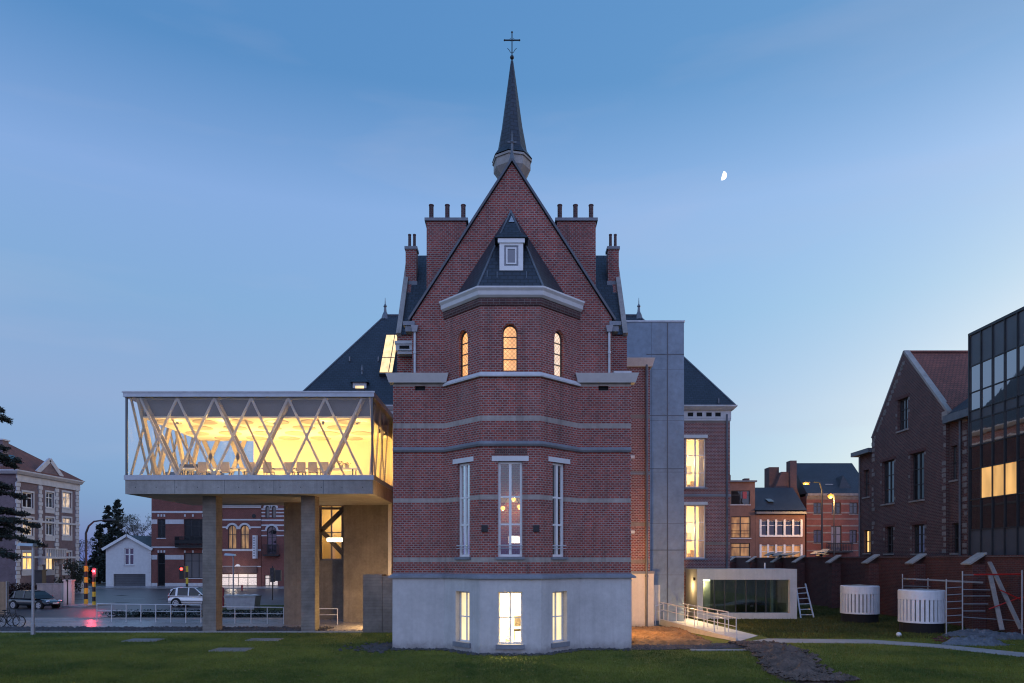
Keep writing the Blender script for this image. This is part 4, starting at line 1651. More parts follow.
def grass_mat(name, c1, c2, c3):
    m, nt, bs = nodes_of(name)
    tc = N(nt, 'ShaderNodeTexCoord')
    n1 = N(nt, 'ShaderNodeTexNoise', Scale=.22, Detail=6.0, Roughness=.6)
    n2 = N(nt, 'ShaderNodeTexNoise', Scale=2.4, Detail=5.0)
    nt.links.new(tc.outputs['Object'], n1.inputs['Vector'])
    nt.links.new(tc.outputs['Object'], n2.inputs['Vector'])
    r1 = N(nt, 'ShaderNodeMapRange')
    r1.inputs['From Min'].default_value = .35
    r1.inputs['From Max'].default_value = .66
    nt.links.new(n1.outputs['Fac'], r1.inputs[0])
    a = mixc(nt, r1.outputs[0], c1, c2)
    r2 = N(nt, 'ShaderNodeMapRange')
    r2.inputs['From Min'].default_value = .5
    r2.inputs['From Max'].default_value = .75
    r2.inputs['To Max'].default_value = .65
    nt.links.new(n2.outputs['Fac'], r2.inputs[0])
    a = mixc(nt, r2.outputs[0], a, c3)
    n4 = N(nt, 'ShaderNodeTexNoise', Scale=38.0, Detail=2.0)
    nt.links.new(tc.outputs['Object'], n4.inputs['Vector'])
    r4 = N(nt, 'ShaderNodeMapRange')
    r4.inputs['From Min'].default_value = .3
    r4.inputs['From Max'].default_value = .7
    r4.inputs['To Min'].default_value = .45
    r4.inputs['To Max'].default_value = 1.5
    nt.links.new(n4.outputs['Fac'], r4.inputs[0])
    c4_ = N(nt, 'ShaderNodeCombineColor')
    for i_ in range(3):
        nt.links.new(r4.outputs[0], c4_.inputs[i_])
    a = mixc(nt, 1.0, a, c4_.outputs[0], 'MULTIPLY')
    nt.links.new(a, bs.inputs['Base Color'])
    bs.inputs['Roughness'].default_value = .9
    bs.inputs['Specular IOR Level'].default_value = .1
    bp = N(nt, 'ShaderNodeBump', Strength=.8, Distance=.06)
    n3 = N(nt, 'ShaderNodeTexNoise', Scale=22.0, Detail=4.0)
    nt.links.new(tc.outputs['Object'], n3.inputs['Vector'])
    nt.links.new(n3.outputs['Fac'], bp.inputs['Height'])
    nt.links.new(bp.outputs[0], bs.inputs['Normal'])
    MATS[name] = m


grass_mat('turf', (.066, .098, .023), (.195, .205, .038), (.195, .18, .06))
grass_mat('turf_rough', (.045, .060, .018), (.095, .092, .028), (.13, .105, .045))

sheet('ground', [(-2500, -200), (2500, -200), (2500, 3000), (-2500, 3000)], -.03, 'ground_far')
sheet('road', [(-140, 47.3), (4, 47.3), (4, 98), (-140, 98)], 0.0, 'asphalt')
sheet('pavement', [(-60, 41.2), (-5, 41.2), (-5, 47.15), (-60, 47.15)], .012, 'paving')
o = MB().box(-60, -5, 47.15, 47.3, -.1, .11).build('kerb', M['kerb'])
o['kind'] = 'structure'
o = MB().box(-140, 60, 98, 98.2, -.1, .12).build('kerb', M['kerb'])
o['kind'] = 'structure'
sheet('pavement', [(-140, 98.2), (60, 98.2), (60, 104), (-140, 104)], .115, 'paving')
sheet('lawn', [(-70, 4), (27, 4), (27, 38.6), (-70, 38.6)], .0, 'turf')
sheet('lawn', [(8.2, 38.6), (27, 38.6), (27, 90), (8.2, 90)], .001, 'turf_rough')
sheet('earth_bed', [(-70, 38.6), (8.2, 38.6), (8.2, 41.2), (-70, 41.2)], .004, 'stone_rubble')
o = MB().box(-44, -6.6, 38.55, 38.75, -.1, .07).build('kerb', M['kerb'])
o['kind'] = 'structure'
# road markings
mk = MB()
for k in range(16):
    x = -70 + k * 5
    mk.poly([(x, 72, .005), (x + 2.2, 72, .005), (x + 2.2, 72.16, .005), (x, 72.16, .005)])
for k in range(8):
    x = -37 + k * 1.0
    mk.poly([(x, 78, .005), (x + .5, 78, .005), (x + .5, 81.5, .005), (x, 81.5, .005)])
o = mk.build('road_marking', M['white_board'], recalc=False)
o['kind'] = 'structure'
# path on the right
near = [(11.0, 33.9), (17.2, 33.4), (19.2, 31.9), (21.4, 28.0), (23.5, 24.5)]
far = [(13.0, 35.6), (17.9, 35.1), (20.2, 33.2), (22.2, 29.9), (24.8, 26.0)]
mb = MB()
mb.add([(x, y, .012) for x, y in near] + [(x, y, .012) for x, y in far], [(i, i + 1, i + 6, i + 5) for i in range(4)])
o = mb.build('path', M['kerb'], recalc=False)
o['kind'] = 'structure'
o = MB().box(7.85, 10.85, 30.7, 30.86, -.1, .08).build('edging', M['kerb'])
o['kind'] = 'structure'
o['label'] = 'pale concrete edging strip'
# lit patch of floor under the hall
PATCH = [(-10.7, 38.95), (-8.25, 38.95), (-8.9, 45.0), (-10.0, 45.0)]
sheet('paving_strip', PATCH, .02, 'paving')
# flat covers in the lawn
for k, (px, py, w, d) in enumerate(((143.5, 640.5, 1.5, .9), (231.5, 650, 1.5, .9), (264.5, 640, 1.5, .8))):
    Y = 2800 / (py - 560)
    x = wx(px, Y)
    lab = ['leftmost flat access cover set in the grass, near the lamp post', 'flat access cover set in the grass nearest the camera', 'flat access cover set in the grass between the two columns'][k]
    t = thing('access_cover', lab, 'access cover', (x, Y, 0), 'access covers in the lawn')
    MB().box(x - w / 2 - .06, x + w / 2 + .06, Y - d / 2 - .06, Y + d / 2 + .06, -.1, .035).build('rim', M['kerb'], t)
    MB().box(x - w / 2, x + w / 2, Y - d / 2, Y + d / 2, -.05, .05).build('lid', M['cover_steel'], t)


def mound(name, pts_fn, x0, x1, y0, y1, nx, ny, mat, label):
    mb = MB()
    vs_ = []
    for j in range(ny + 1):
        for i in range(nx + 1):
            x = x0 + (x1 - x0) * i / nx
            y = y0 + (y1 - y0) * j / ny
            vs_.append(pts_fn(x, y, i / nx, j / ny))
    fs = [(j * (nx + 1) + i, j * (nx + 1) + i + 1, (j + 1) * (nx + 1) + i + 1, (j + 1) * (nx + 1) + i) for j in range(ny) for i in range(nx)]
    mb.add(vs_, fs)
    o = mb.build(name, M[mat], recalc=False)
    o['kind'] = 'structure'
    return o


from mathutils import noise as mn


def soil_fn(x, y, s, t):
    e = min(1, min(s, 1 - s) * 10, min(t, 1 - t) * 12)
    h = .10 + .13 * mn.noise(Vector((x * .8, y * .8, 0))) + .10 * abs(mn.noise(Vector((x * 2.6, y * 2.6, 3)))) + .05 * mn.noise(Vector((x * 7, y * 7, 3)))
    return (x + (y - 33) * .0, y, -.05 + e * max(.04, h + .1))


mound('soil_bed', soil_fn, 5.5, 9.6, 32.1, 40.8, 50, 90, 'soil', '')


def dirt_c(y):
    return 10.05 + (y - 22.8) * .15 + .25 * math.sin(y * .7)


def dirt_fn(x, y, s, t):
    # ridge of dug earth running towards the camera, edges ragged
    xc = dirt_c(y)
    u = (x - xc) / (1.15 + .3 * mn.noise(Vector((0, y * .6, 7))))
    e = max(0.0, 1 - u * u) * min(1, (1 - t) * 5) * min(1, t * 4 + .15)
    rill = .5 + .5 * math.sin(y * 4.6 - x * 3.4 + 2.2 * mn.noise(Vector((x * .8, y * .8, 1))))
    h = e * (.10 + .20 * rill * (.6 + .4 * mn.noise(Vector((x * 1.3, y * 1.3, 5)))) + .09 * mn.noise(Vector((x * 3, y * 3, 2))) + .05 * mn.noise(Vector((x * 8, y * 8, 2))))
    return (x, y, -.03 + h * 1.7)


mound('dirt_mound', dirt_fn, 8.6, 14.0, 22.0, 33.2, 90, 190, 'soil_dark', '')


def stones(name, spots, mat, label, size=(.05, .12), zb=0.0, flat=.7):
    """many small angular stones as one mesh"""
    V = []
    Fc = []
    for (x, y) in spots:
        r = random.uniform(*size)
        b = len(V)
        a0 = random.uniform(0, PI)
        z = zb + r * .25
        k = 5
        for i in range(k):
            a = a0 + 2 * PI * i / k
            q = r * random.uniform(.7, 1.15)
            V.append((x + q * math.cos(a), y + q * math.sin(a), z + random.uniform(-.2, .2) * r))
        V.append((x + random.uniform(-.3, .3) * r, y + random.uniform(-.3, .3) * r, z + r * flat * random.uniform(.6, 1.1)))
        V.append((x, y, z - r * .6))
        for i in range(k):
            Fc.append((b + i, b + (i + 1) % k, b + k))
            Fc.append((b + (i + 1) % k, b + i, b + k + 1))
    me = bpy.data.meshes.new(name)
    me.from_pydata(V, [], Fc)
    me.materials.append(M[mat])
    o = link(bpy.data.objects.new(name, me))
    o['kind'] = 'stuff'
    o['label'] = label
    return o


sp = [(random.uniform(-44, -8.3), random.uniform(38.8, 41.15)) for _ in range(5200)]
sp = [q for q in sp if not in_poly(np.array([q[0]]), np.array([q[1]]), PATCH)[0]]
stones('gravel', sp, 'stone_rubble', 'dark rubble bed along the lawn edge under the hall', (.06, .16))
sp = []
edge = offset(PLAN, .1)
for i in range(5):
    a, b = Vector(edge[i]), Vector(edge[i + 1])
    for k in range(int((b - a).length * 46)):
        p = a.lerp(b, random.random())
        nrm2 = Vector(((b - a).y, -(b - a).x)).normalized()
        q = p + nrm2 * abs(random.gauss(0, .16))
        sp.append((q.x, q.y))
for _ in range(420):
    sp.append((-5.5 - abs(random.gauss(0, .75)), 32.0 + random.gauss(0, .75)))
stones('gravel', sp, 'stone_rubble', 'dark stones along the foot of the chapel plinth', (.05, .13))
sp = []
for _ in range(3200):
    t = random.random()
    sp.append((5.5 + 6.0 * t + random.gauss(0, .15), 30.95 + 1.5 * random.random() + t * .9))
stones('gravel', sp, 'stone_rubble', 'dark stone strip between the soil bed and the lawn', (.05, .12))

sp = [(random.uniform(5.6, 9.5), random.uniform(33.1, 40.6)) for _ in range(2600)]
stones('earth_clods', sp, 'soil', 'brown earth clods on the lit soil bed', (.03, .10), .1)
sp = []
for _ in range(2600):
    y = random.uniform(22.4, 33.0)
    x = dirt_c(y) + random.gauss(0, .55)
    if abs(x - dirt_c(y)) < 1.25:
        sp.append((x, y))
stones('earth_clods', sp, 'soil_dark', 'dug earth clods on the low ridge in the lawn', (.03, .13), .13)

# low ground cover strip by the pavement
gc = MB()
for _ in range(5200):
    x, y = random.uniform(-28, -8.3), random.uniform(47.6, 50.4)
    if -17.6 < x < -12.3 and random.random() < .4:
        continue
    z = random.uniform(.05, .42)
    a = random.uniform(0, 2 * PI)
    d = Vector((math.cos(a), math.sin(a), random.uniform(-.1, .9))) * random.uniform(.1, .2)
    sd = Vector((-math.sin(a), math.cos(a), 0)) * .06
    p = Vector((x, y, z))
    gc.add([p - d * .4, p + d * .3 + sd, p + d, p + d * .3 - sd], [(0, 1, 2, 3)])
o = gc.build('ground_cover', M['leaf_cedar'], recalc=False, uv=False)
o['kind'] = 'stuff'
o['label'] = 'dark low planting strip between pavement and road'
sheet('earth_bed', [(-28.3, 47.4), (-8, 47.4), (-8, 50.6), (-28.3, 50.6)], .02, 'soil_dark')
sheet('grass_verge', [(-24, 55), (-8, 55), (-8, 62), (-24, 62)], .03, 'turf_rough')


# grass blades on the lawn
def grass_blades(name, n, region, mat, label, hmin, hmax, wid, seed):
    r = np.random.default_rng(seed)
    X, Y = region(r, n)
    n = len(X)
    hgt = r.uniform(hmin, hmax, n)
    a = r.uniform(0, 2 * PI, n)
    lean = r.uniform(0, .6, n) * hgt
    la = r.uniform(0, 2 * PI, n)
    w = wid * r.uniform(.6, 1.3, n)
    V = np.empty((n, 3, 3))
    V[:, 0] = np.stack([X - w * np.cos(a), Y - w * np.sin(a), np.zeros(n)], 1)
    V[:, 1] = np.stack([X + w * np.cos(a), Y + w * np.sin(a), np.zeros(n)], 1)
    V[:, 2] = np.stack([X + lean * np.cos(la), Y + lean * np.sin(la), hgt], 1)
    me = bpy.data.meshes.new(name)
    me.vertices.add(3 * n)
    me.vertices.foreach_set('co', V.reshape(-1).astype(np.float32))
    me.loops.add(3 * n)
    me.loops.foreach_set('vertex_index', np.arange(3 * n, dtype=np.int32))
    me.polygons.add(n)
    me.polygons.foreach_set('loop_start', np.arange(0, 3 * n, 3, dtype=np.int32))
    me.polygons.foreach_set('loop_total', np.full(n, 3, dtype=np.int32))
    me.update()
    me.validate()
    me.materials.append(M[mat])
    o = link(bpy.data.objects.new(name, me))
    o['kind'] = 'stuff'
    o['label'] = label
    return o


FOOT = offset(PLAN, .28) + [(5.6, 60), (-5.6, 60)]
PATH = near + far[::-1]


def front_lawn(r, n):
    Y = 20.5 / (1 - r.random(n) * (1 - 20.5 / 38.5))
    X = (r.random(n) * 2 - 1) * (Y * .735 + 1.5)
    k = ~in_poly(X, Y, FOOT) & ~in_poly(X, Y, PATH)
    k &= ~((X > 5.4) & (X < 10.5) & (Y > 31.0))
    k &= ~((X > 10.4) & (X < 13.2) & (Y > 33.5))
    k &= ~((np.abs(X - 10.05 - (Y - 22.8) * .15 - .25 * np.sin(Y * .7)) < 1.05) & (Y < 33.2) & (r.random(n) < .85))
    k &= X < 27
    for (px, py, w, d) in ((143.5, 640.5, 1.6, 1.0), (231.5, 650, 1.6, 1.0), (264.5, 640, 1.6, .9)):
        yy = 2800 / (py - 560)
        xx = wx(px, yy)
        k &= ~((np.abs(X - xx) < w / 2) & (np.abs(Y - yy) < d / 2))
    return X[k], Y[k]


grass_blades('grass', 270000, front_lawn, 'turf', 'short mown lawn grass in the foreground', .025, .11, .011, 4)


def back_lawn(r, n):
    X = r.uniform(13.1, 27, n)
    Y = r.uniform(35.5, 60, n)
    k = ~in_poly(X, Y, PATH) & ~((X > 12) & (X < 20) & (Y > 47))
    return X[k], Y[k]


grass_blades('grass', 42000, back_lawn, 'turf_rough', 'rougher grass before the garden wall on the right', .04, .16, .018, 5)


# fallen leaves and small litter on the lawn
lf_ = MB()
random.seed(61)
for _ in range(420):
    y = 20.8 / (1 - random.random() * .45)
    x = random.uniform(-1, 1) * y * .73
    if -6 < x < 6 and y > 29:
        continue
    a = random.uniform(0, 2 * PI)
    r_ = random.uniform(.025, .06)
    z = random.uniform(.05, .085)
    lf_.add([(x - r_ * math.cos(a), y - r_ * math.sin(a), z), (x + r_ * .6 * math.sin(a), y - r_ * .6 * math.cos(a), z + .015), (x + r_ * math.cos(a), y + r_ * math.sin(a), z), (x - r_ * .6 * math.sin(a), y + r_ * .6 * math.cos(a), z + .015)], [(0, 1, 2, 3)])
o = lf_.build('leaves', M['leaf_fallen'], recalc=False, uv=False)
o['kind'] = 'stuff'
o['label'] = 'scattered dry leaves on the lawn'

# traffic island round the signal posts
o = MB().box(wx(74, 61), wx(99, 61), 59.3, 63.4, -.05, .13).build('kerb', M['kerb'])
o['kind'] = 'structure'
sheet('traffic_island', [(wx(74, 61) + .2, 59.5), (wx(99, 61) - .2, 59.5), (wx(99, 61) - .2, 63.2), (wx(74, 61) + .2, 63.2)], .136, 'paving')
rp_ = MB()
random.seed(71)
for _ in range(14):
    x, y = random.uniform(-60, -12), random.uniform(50, 95)
    w, dd_ = random.uniform(1, 4), random.uniform(.5, 1.6)
    rp_.poly([(x, y, .004), (x + w, y + random.uniform(-.2, .2), .004), (x + w, y + dd_, .004), (x, y + dd_ + random.uniform(-.2, .2), .004)])
o = rp_.build('road_patch', M['stone_rubble'], recalc=False)
o['kind'] = 'structure'

# ================================================================== LEFT: MANSION
MX = -53.0
MA = thing('mansion', 'pale stone trimmed mansion with red hipped roof and lit windows behind the cedar', 'mansion', (MX, 81, 0))
F = FXP(MX)                     # u = y


def my(px):
    return FPX * MX / (px - 512)


y0, y1 = 74.8, 85.7
zc = 13.2
wl_ = []
for (pa, pb) in ((22.5, 33), (46, 53.5), (62.5, 71)):
    ua, ub = my(pa), my(pb)
    ym = (ua + ub) / 2
    for k, (ta, tb) in enumerate(((492.5, 508), (518, 535.5), (552, 570))):
        off_ = {0: 2.5, 1: 0, 2: -.5}[0 if pa < 30 else (1 if pa < 50 else 2)]
        wl_.append((ua - .02, ub + .02, 4 - (tb - 560) * ym / FPX, 4 - (ta - 560) * ym / FPX, k))
mb = MB()
mb.panel(F, rect(y0, y1, 0, zc), [rect(*w[:4]) for w in wl_], .4)
mb.box(MX - 12, MX - .4, y0, y0 + .4, 0, zc)
mb.box(MX - 12, MX - .4, y1 - .4, y1, 0, zc)
mb.build('wall', M['brick_mansion'], MA)
panes = ['pane_dark', 'lit_curtain', 'lit_warm', 'pane_sky', 'pane_sky', 'lit_pale', 'lit_curtain', 'lit_curtain', 'pane_dark']
for w, pn in zip(wl_, panes):
    wo = window(MA, F, w[:4], .12, 2, (.66,), .12, .08, 'frame_white', pn, sill='mansion_stone')
    fr = MB()
    u0, u1, v0, v1, k = w
    fr.fbox(F, u0 - .16, u0, v0, v1 + .2, 0, .05)
    fr.fbox(F, u1, u1 + .16, v0, v1 + .2, 0, .05)
    fr.fbox(F, u0 - .002, u1 + .002, v1, v1 + .2, 0, .06)
    fr.fbox(F, u0 - .16, u1 + .16, v0 - .6, v0 - .12, 0, .06)
    fr.build('surround', M['mansion_stone'], wo)
mb = MB()
for u in (y0, 78.35, 81.2, y1 - .7):
    k = 0
    z = .2
    while z < zc - .6:
        e = .0 if k % 2 else .12
        mb.fbox(F, u - e, u + .46 + e, z, z + .40, .0, .10)
        z += .45
        k += 1
mb.build('quoin', M['mansion_stone'], MA)
mb = MB()
for z in (4.2, 8.2):
    mb.fbox(F, y0, y1, z, z + .22, .0, .12)
mb.fbox(F, y0, y1, zc - .75, zc, .0, .14)
mb.sweep([(MX - 12, y0), (MX, y0), (MX, y1)], [(0, zc), (.35, zc), (.6, zc + .3), (.6, zc + .42), (0, zc + .42)])
mb.build('cornice', M['mansion_stone'], MA)
mb = MB()
e = .5
zr = zc + .42
rc = [(MX + e, y0 - e, zr), (MX + e, y1 + e, zr), (MX - 12, y1 + e, zr), (MX - 12, y0 - e, zr), (MX - 5.5, y0 + 5.6, zr + 4.1), (MX - 5.5, y1 - 5.6, zr + 4.1)]
mb.add(rc, [(0, 1, 5, 4), (1, 2, 5), (2, 3, 4, 5), (3, 0, 4)])
mb.build('roof', M['tile_red'], MA)
pd = MB()
pu0, pu1 = 77.9, 82.3
pd.panel(F, [(pu0, zr), (pu1, zr), ((pu0 + pu1) / 2, zr + 1.75)], [], .4, .12)
po = pd.build('pediment', M['brick_mansion'], MA)
pt = MB()
for a, b in (((pu0, zr), ((pu0 + pu1) / 2, zr + 1.75)), ((pu1, zr), ((pu0 + pu1) / 2, zr + 1.75))):
    pt.bar(F.p(a[0], a[1] + .1, .1), F.p(b[0], b[1] + .1, .1), .5, .2, (1, 0, 0))
pt.lathe([(.3, 0), (.3, .1)], 12, (0, 0, 0)) if False else None
pt.build('raking_cornice', M['mansion_stone'], po)
sk_ = MB()
for yq, zq in ((76.6, zr + .9), (75.8, zr + 1.0)):
    sk_.hexa([(MX - .75, yq - .5, zr + .95), (MX - .75, yq + .3, zr + .95), (MX - .95, yq + .3, zr + .95), (MX - .95, yq - .5, zr + .95),
              (MX - 1.7, yq - .5, zr + 1.85), (MX - 1.7, yq + .3, zr + 1.85), (MX - 1.9, yq + .3, zr + 1.75), (MX - 1.9, yq - .5, zr + 1.75)])
sk_.build('roof_light', M['pane_sky'], MA)
c = MB().box(MX - 2.6, MX - 1.5, y0 + .1, y0 + 1.0, zr, zr + 3.2).build('chimney', M['brick_mansion'], MA)
MB().box(MX - 2.7, MX - 1.4, y0, y0 + 1.1, zr + 3.2, zr + 3.35).build('chimney_cap', M['mansion_stone'], c)
st = MB()
for k in range(7):
    st.box(MX + .02, MX + 1.5, 83.6 + .25 * k, 83.85 + .25 * k, 0, 1.6 - .2 * k)
st.build('steps', M['mansion_stone'], MA)
bl = MB()
bl.fbox(F, 78.2, 81.9, 4.15, 4.35, 0, 1.0)
bl.fbox(F, 78.3, 78.5, 3.5, 4.15, 0, .7)
bl.fbox(F, 81.6, 81.8, 3.5, 4.15, 0, .7)
for k in range(12):
    u = 78.3 + 3.4 * k / 11
    bl.fbox(F, u - .06, u + .06, 4.35, 5.2, .85, .95)
bl.fbox(F, 78.2, 81.9, 5.2, 5.32, .8, 1.0)
bl.build('balcony', M['mansion_stone'], MA)

# garden wall, hedge, gate boxes near the mansion
Yw = 63
o = MB().box(wx(37, 66), wx(62, 66), 65.8, 66.2, 0, 1.0).build('hedge_base', M['leaf_hedge']) if False else None
hd = MB()
hw = thing('hedge', 'low reddish brown hedge behind the parked black hatchback', 'hedge', (wx(25, 66), 66, 0))
for _ in range(3800):
    x = random.uniform(wx(-6, 66), wx(37, 66))
    y = random.uniform(65.2, 66.4)
    z = random.uniform(.1, 1.75) ** 1.0 + random.gauss(0, .05)
    a = random.uniform(0, 2 * PI)
    d = Vector((math.cos(a), math.sin(a), random.uniform(-.4, .8))) * random.uniform(.10, .2)
    sd = Vector((-math.sin(a), math.cos(a), .1)) * .07
    p = Vector((x, y, z))
    hd.add([p - d * .4, p + d * .3 + sd, p + d, p + d * .3 - sd], [(0, 1, 2, 3)])
hd.build('foliage', M['leaf_hedge'], hw, recalc=False, uv=False)
mb = MB()
for k in range(10):
    x = wx(-6, 66) + (wx(37, 66) - wx(-6, 66)) * k / 9
    mb.tube([(x, 65.8, 0), (x + .1, 65.8, 1.3)], .05, 5)
mb.build('stem', M['bark'], hw)
t = MB()
ya = 61.5
t.box(wx(37, ya), wx(67, ya), ya, ya + .25, 0, 1.85)
t.box(wx(37, ya) - .05, wx(67, ya) + .05, ya - .05, ya + .3, 1.85, 1.95)
o = t.build('garden_wall', M['concrete'])
tag(o, 'plain grey garden wall behind the front end of the black hatchback', 'wall')
for k, px in enumerate((66.5, 70)):
    t = MB()
    x = wx(px, ya)
    t.box(x - .2, x + .2, ya - .1, ya + .32, 0, 2.15)
    t.box(x - .26, x + .26, ya - .16, ya + .38, 2.15, 2.28)
    o = t.build('gate_post', M['cream_render'])
    tag(o, 'pale gate post at the end of the grey garden wall, %s one' % ('left' if k == 0 else 'right'), 'gate post', 'gate posts')
t = MB()
t.box(wx(33, 68), wx(42, 68), 68, 68.6, 0, 2.9)
t.box(wx(32.5, 68), wx(42.5, 68), 67.9, 68.7, 2.9, 3.05)
o = t.build('utility_cabinet', M['metal_dark'])
tag(o, 'dark boxy cabinet standing behind the hedge before the mansion', 'cabinet')
t = thing('wooden_fence', 'tall tan board fence panel at the left edge beside the bicycles', 'fence', (wx(2, 50), 50, 0))
mb = MB()
for k in range(9):
    x = wx(-22, 50) + k * .235
    mb.box(x, x + .22, 50, 50.05, .05, 2.45)
mb.build('boards', M['wood_fence'], t)
mb = MB()
mb.box(wx(-22, 50), wx(7, 50), 50.05, 50.12, .5, .62)
mb.box(wx(-22, 50), wx(7, 50), 50.05, 50.12, 1.9, 2.02)
mb.box(wx(6, 50), wx(7.4, 50), 49.98, 50.12, 0, 2.5)
mb.build('fence_frame', M['timber_grey'], t)
t = thing('shrub', 'dark rounded shrub by the steps of the mansion', 'shrub', (-50.5, 79, 0))


def leaf_cloud(mb, c, r, n, size, squash=1.0):
    for _ in range(n):
        d = Vector((random.gauss(0, 1), random.gauss(0, 1), random.gauss(0, 1))).normalized()
        q = random.random() ** .45
        p = Vector(c) + Vector((d.x * r * q, d.y * r * q, d.z * r * q * squash))
        a = Vector((random.gauss(0, 1), random.gauss(0, 1), random.gauss(0, .7))).normalized() * size * random.uniform(.6, 1.4)
        b = a.cross(Vector((random.gauss(0, 1), random.gauss(0, 1), random.gauss(0, 1)))).normalized() * size * .42
        mb.add([p - a * .5, p + b * .5, p + a * .5, p - b * .5], [(0, 1, 2, 3)])


mb = MB()
for k in range(9):
    leaf_cloud(mb, (-50.6 + random.uniform(-.8, .8), 80.5 + random.uniform(-1, 1), random.uniform(.8, 3.9)), .75, 190, .26)
mb.build('foliage', M['leaf_bush'], t, recalc=False, uv=False)
MB().tube([(-50.6, 80.5, 0), (-50.6, 80.5, 3.2)], .09, 6).build('stem', M['bark'], t)

# ------------------------------------------------------------------ trees
def conifer(name, label, x, y, h, r, seed, mat='leaf_conifer', dens=1.0, base=.08, leaf=.42):
    random.seed(seed)
    t = thing(name, label, 'tree', (x, y, 0))
    MB().tube([(x, y, -.2), (x + .05, y, h * .5), (x, y, h * .98)], h * .018 + .06, 8, .03).build('trunk', M['bark'], t)
    lb = MB()
    cb = MB()
    lv = int(h * 2.6)
    for i in range(lv):
        f = i / lv
        z = h * (base + (1 - base) * f)
        rr = r * (1 - f) ** .8 * random.uniform(.75, 1.15) + .15
        for k in range(max(3, int(8 * (1 - f)))):
            a = random.uniform(0, 2 * PI)
            L = rr * random.uniform(.6, 1.1)
            e = Vector((x + math.cos(a) * L, y + math.sin(a) * L, z - L * random.uniform(.05, .3)))
            s0 = Vector((x, y, z))
            lb.bar(s0, e, .05)
            for q in range(int(9 * dens * max(.5, L / 2))):
                tt = random.uniform(.25, 1.05)
                leaf_cloud(cb, s0.lerp(e, tt) + Vector((0, 0, random.uniform(-.1, .1))), .30, int(5), leaf)
    lb.build('limb', M['bark'], t, uv=False)
    cb.build('crown', M[mat], t, recalc=False, uv=False)
    random.seed(seed + 5)
    return t


conifer('conifer_tree', 'tall dark conifer behind the white gabled garage, highest of its clump', wx(118, 116), 116, wz(499, 116), 3.6, 21, leaf=.6)
conifer('conifer_tree', 'dark conifer left of the tallest one behind the white garage', wx(108, 118), 118, wz(505, 118), 2.7, 22, leaf=.6)
conifer('conifer_tree', 'slim dark conifer at the left edge of the clump by the curved lamp post', wx(99.5, 120), 120, wz(524, 120), 2.4, 23, leaf=.6)


def bare_tree(name, label, x, y, h, spread, seed, n=5):
    random.seed(seed)
    t = thing(name, label, 'tree', (x, y, 0))
    MB().tube([(x, y, -.2), (x + .1, y, h * .45)], .16, 7, .1).build('trunk', M['bark'], t)
    lb = MB()
    cb = MB()

    def grow(p, d, L, r, lev):
        e = p + d * L
        lb.tube([p, p.lerp(e, .5) + Vector((random.gauss(0, .05), random.gauss(0, .05), .03)) * L, e], r, 5, r * .6)
        if lev == 0:
            leaf_cloud(cb, e, .5, 14, .2)
            return
        for _ in range(3):
            nd = (d + Vector((random.gauss(0, .5), random.gauss(0, .5), random.gauss(.1, .35)))).normalized()
            grow(e, nd, L * random.uniform(.6, .8), r * .6, lev - 1)
    for k in range(n):
        a = 2 * PI * k / n + random.uniform(-.4, .4)
        grow(Vector((x + .05, y, h * random.uniform(.3, .45))), Vector((math.cos(a) * spread, math.sin(a) * spread, 1)).normalized(), h * .24, .07, 3)
    lb.build('limb', M['bark'], t, uv=False)
    cb.build('crown', M['leaf_bush'], t, recalc=False, uv=False)
    return t


bare_tree('deciduous_tree', 'sparse dark tree rising over the right slope of the white garage roof', wx(141, 114), 114, wz(514, 114), .9, 31)
bare_tree('deciduous_tree', 'sparse dark tree between the white garage and the brick row house', wx(150, 116), 116, wz(512, 116), .8, 32)
bare_tree('deciduous_tree', 'low dark tree far behind the red traffic light', wx(88, 126), 126, wz(538, 126), .9, 33)

# cedar at the left edge
random.seed(41)
CX, CY = -46.2, 60.0
ce = thing('cedar_tree', 'big dark cedar with layered drooping boughs at the left edge', 'tree', (CX, CY, 0))
MB().tube([(CX, CY, -.2), (CX + .1, CY, 6), (CX, CY, 18.8)], .42, 9, .08).build('trunk', M['bark'], ce)
lb, cb = MB(), MB()
for i in range(84):
    z = random.uniform(4.6, 19.0)
    f = (z - 4.6) / 14.4
    L = (5.1 * (1 - f) ** .55 + .5) * random.uniform(.5, 1.15)
    a = random.uniform(0, 2 * PI)
    s0 = Vector((CX, CY, z))
    e = s0 + Vector((math.cos(a) * L, math.sin(a) * L, random.uniform(-.20, .14) * L))
    mid_ = s0.lerp(e, .55) + Vector((0, 0, .06 * L))
    lb.tube([s0, mid_, e], .085, 5, .025)
    for q in range(int(30 * L)):
        tt = random.uniform(.12, 1.03)
        p = (s0.lerp(mid_, tt / .55) if tt < .55 else mid_.lerp(e, (tt - .55) / .45))
        side = Vector((-math.sin(a), math.cos(a), 0)) * random.gauss(0, .34 * (1.25 - tt)) * L * .45
        leaf_cloud(cb, p + side + Vector((0, 0, random.gauss(.05, .10))), .26, 7, .26, .5)
lb.build('limb', M['bark'], ce, uv=False)
cb.build('crown', M['leaf_cedar'], ce, recalc=False, uv=False)

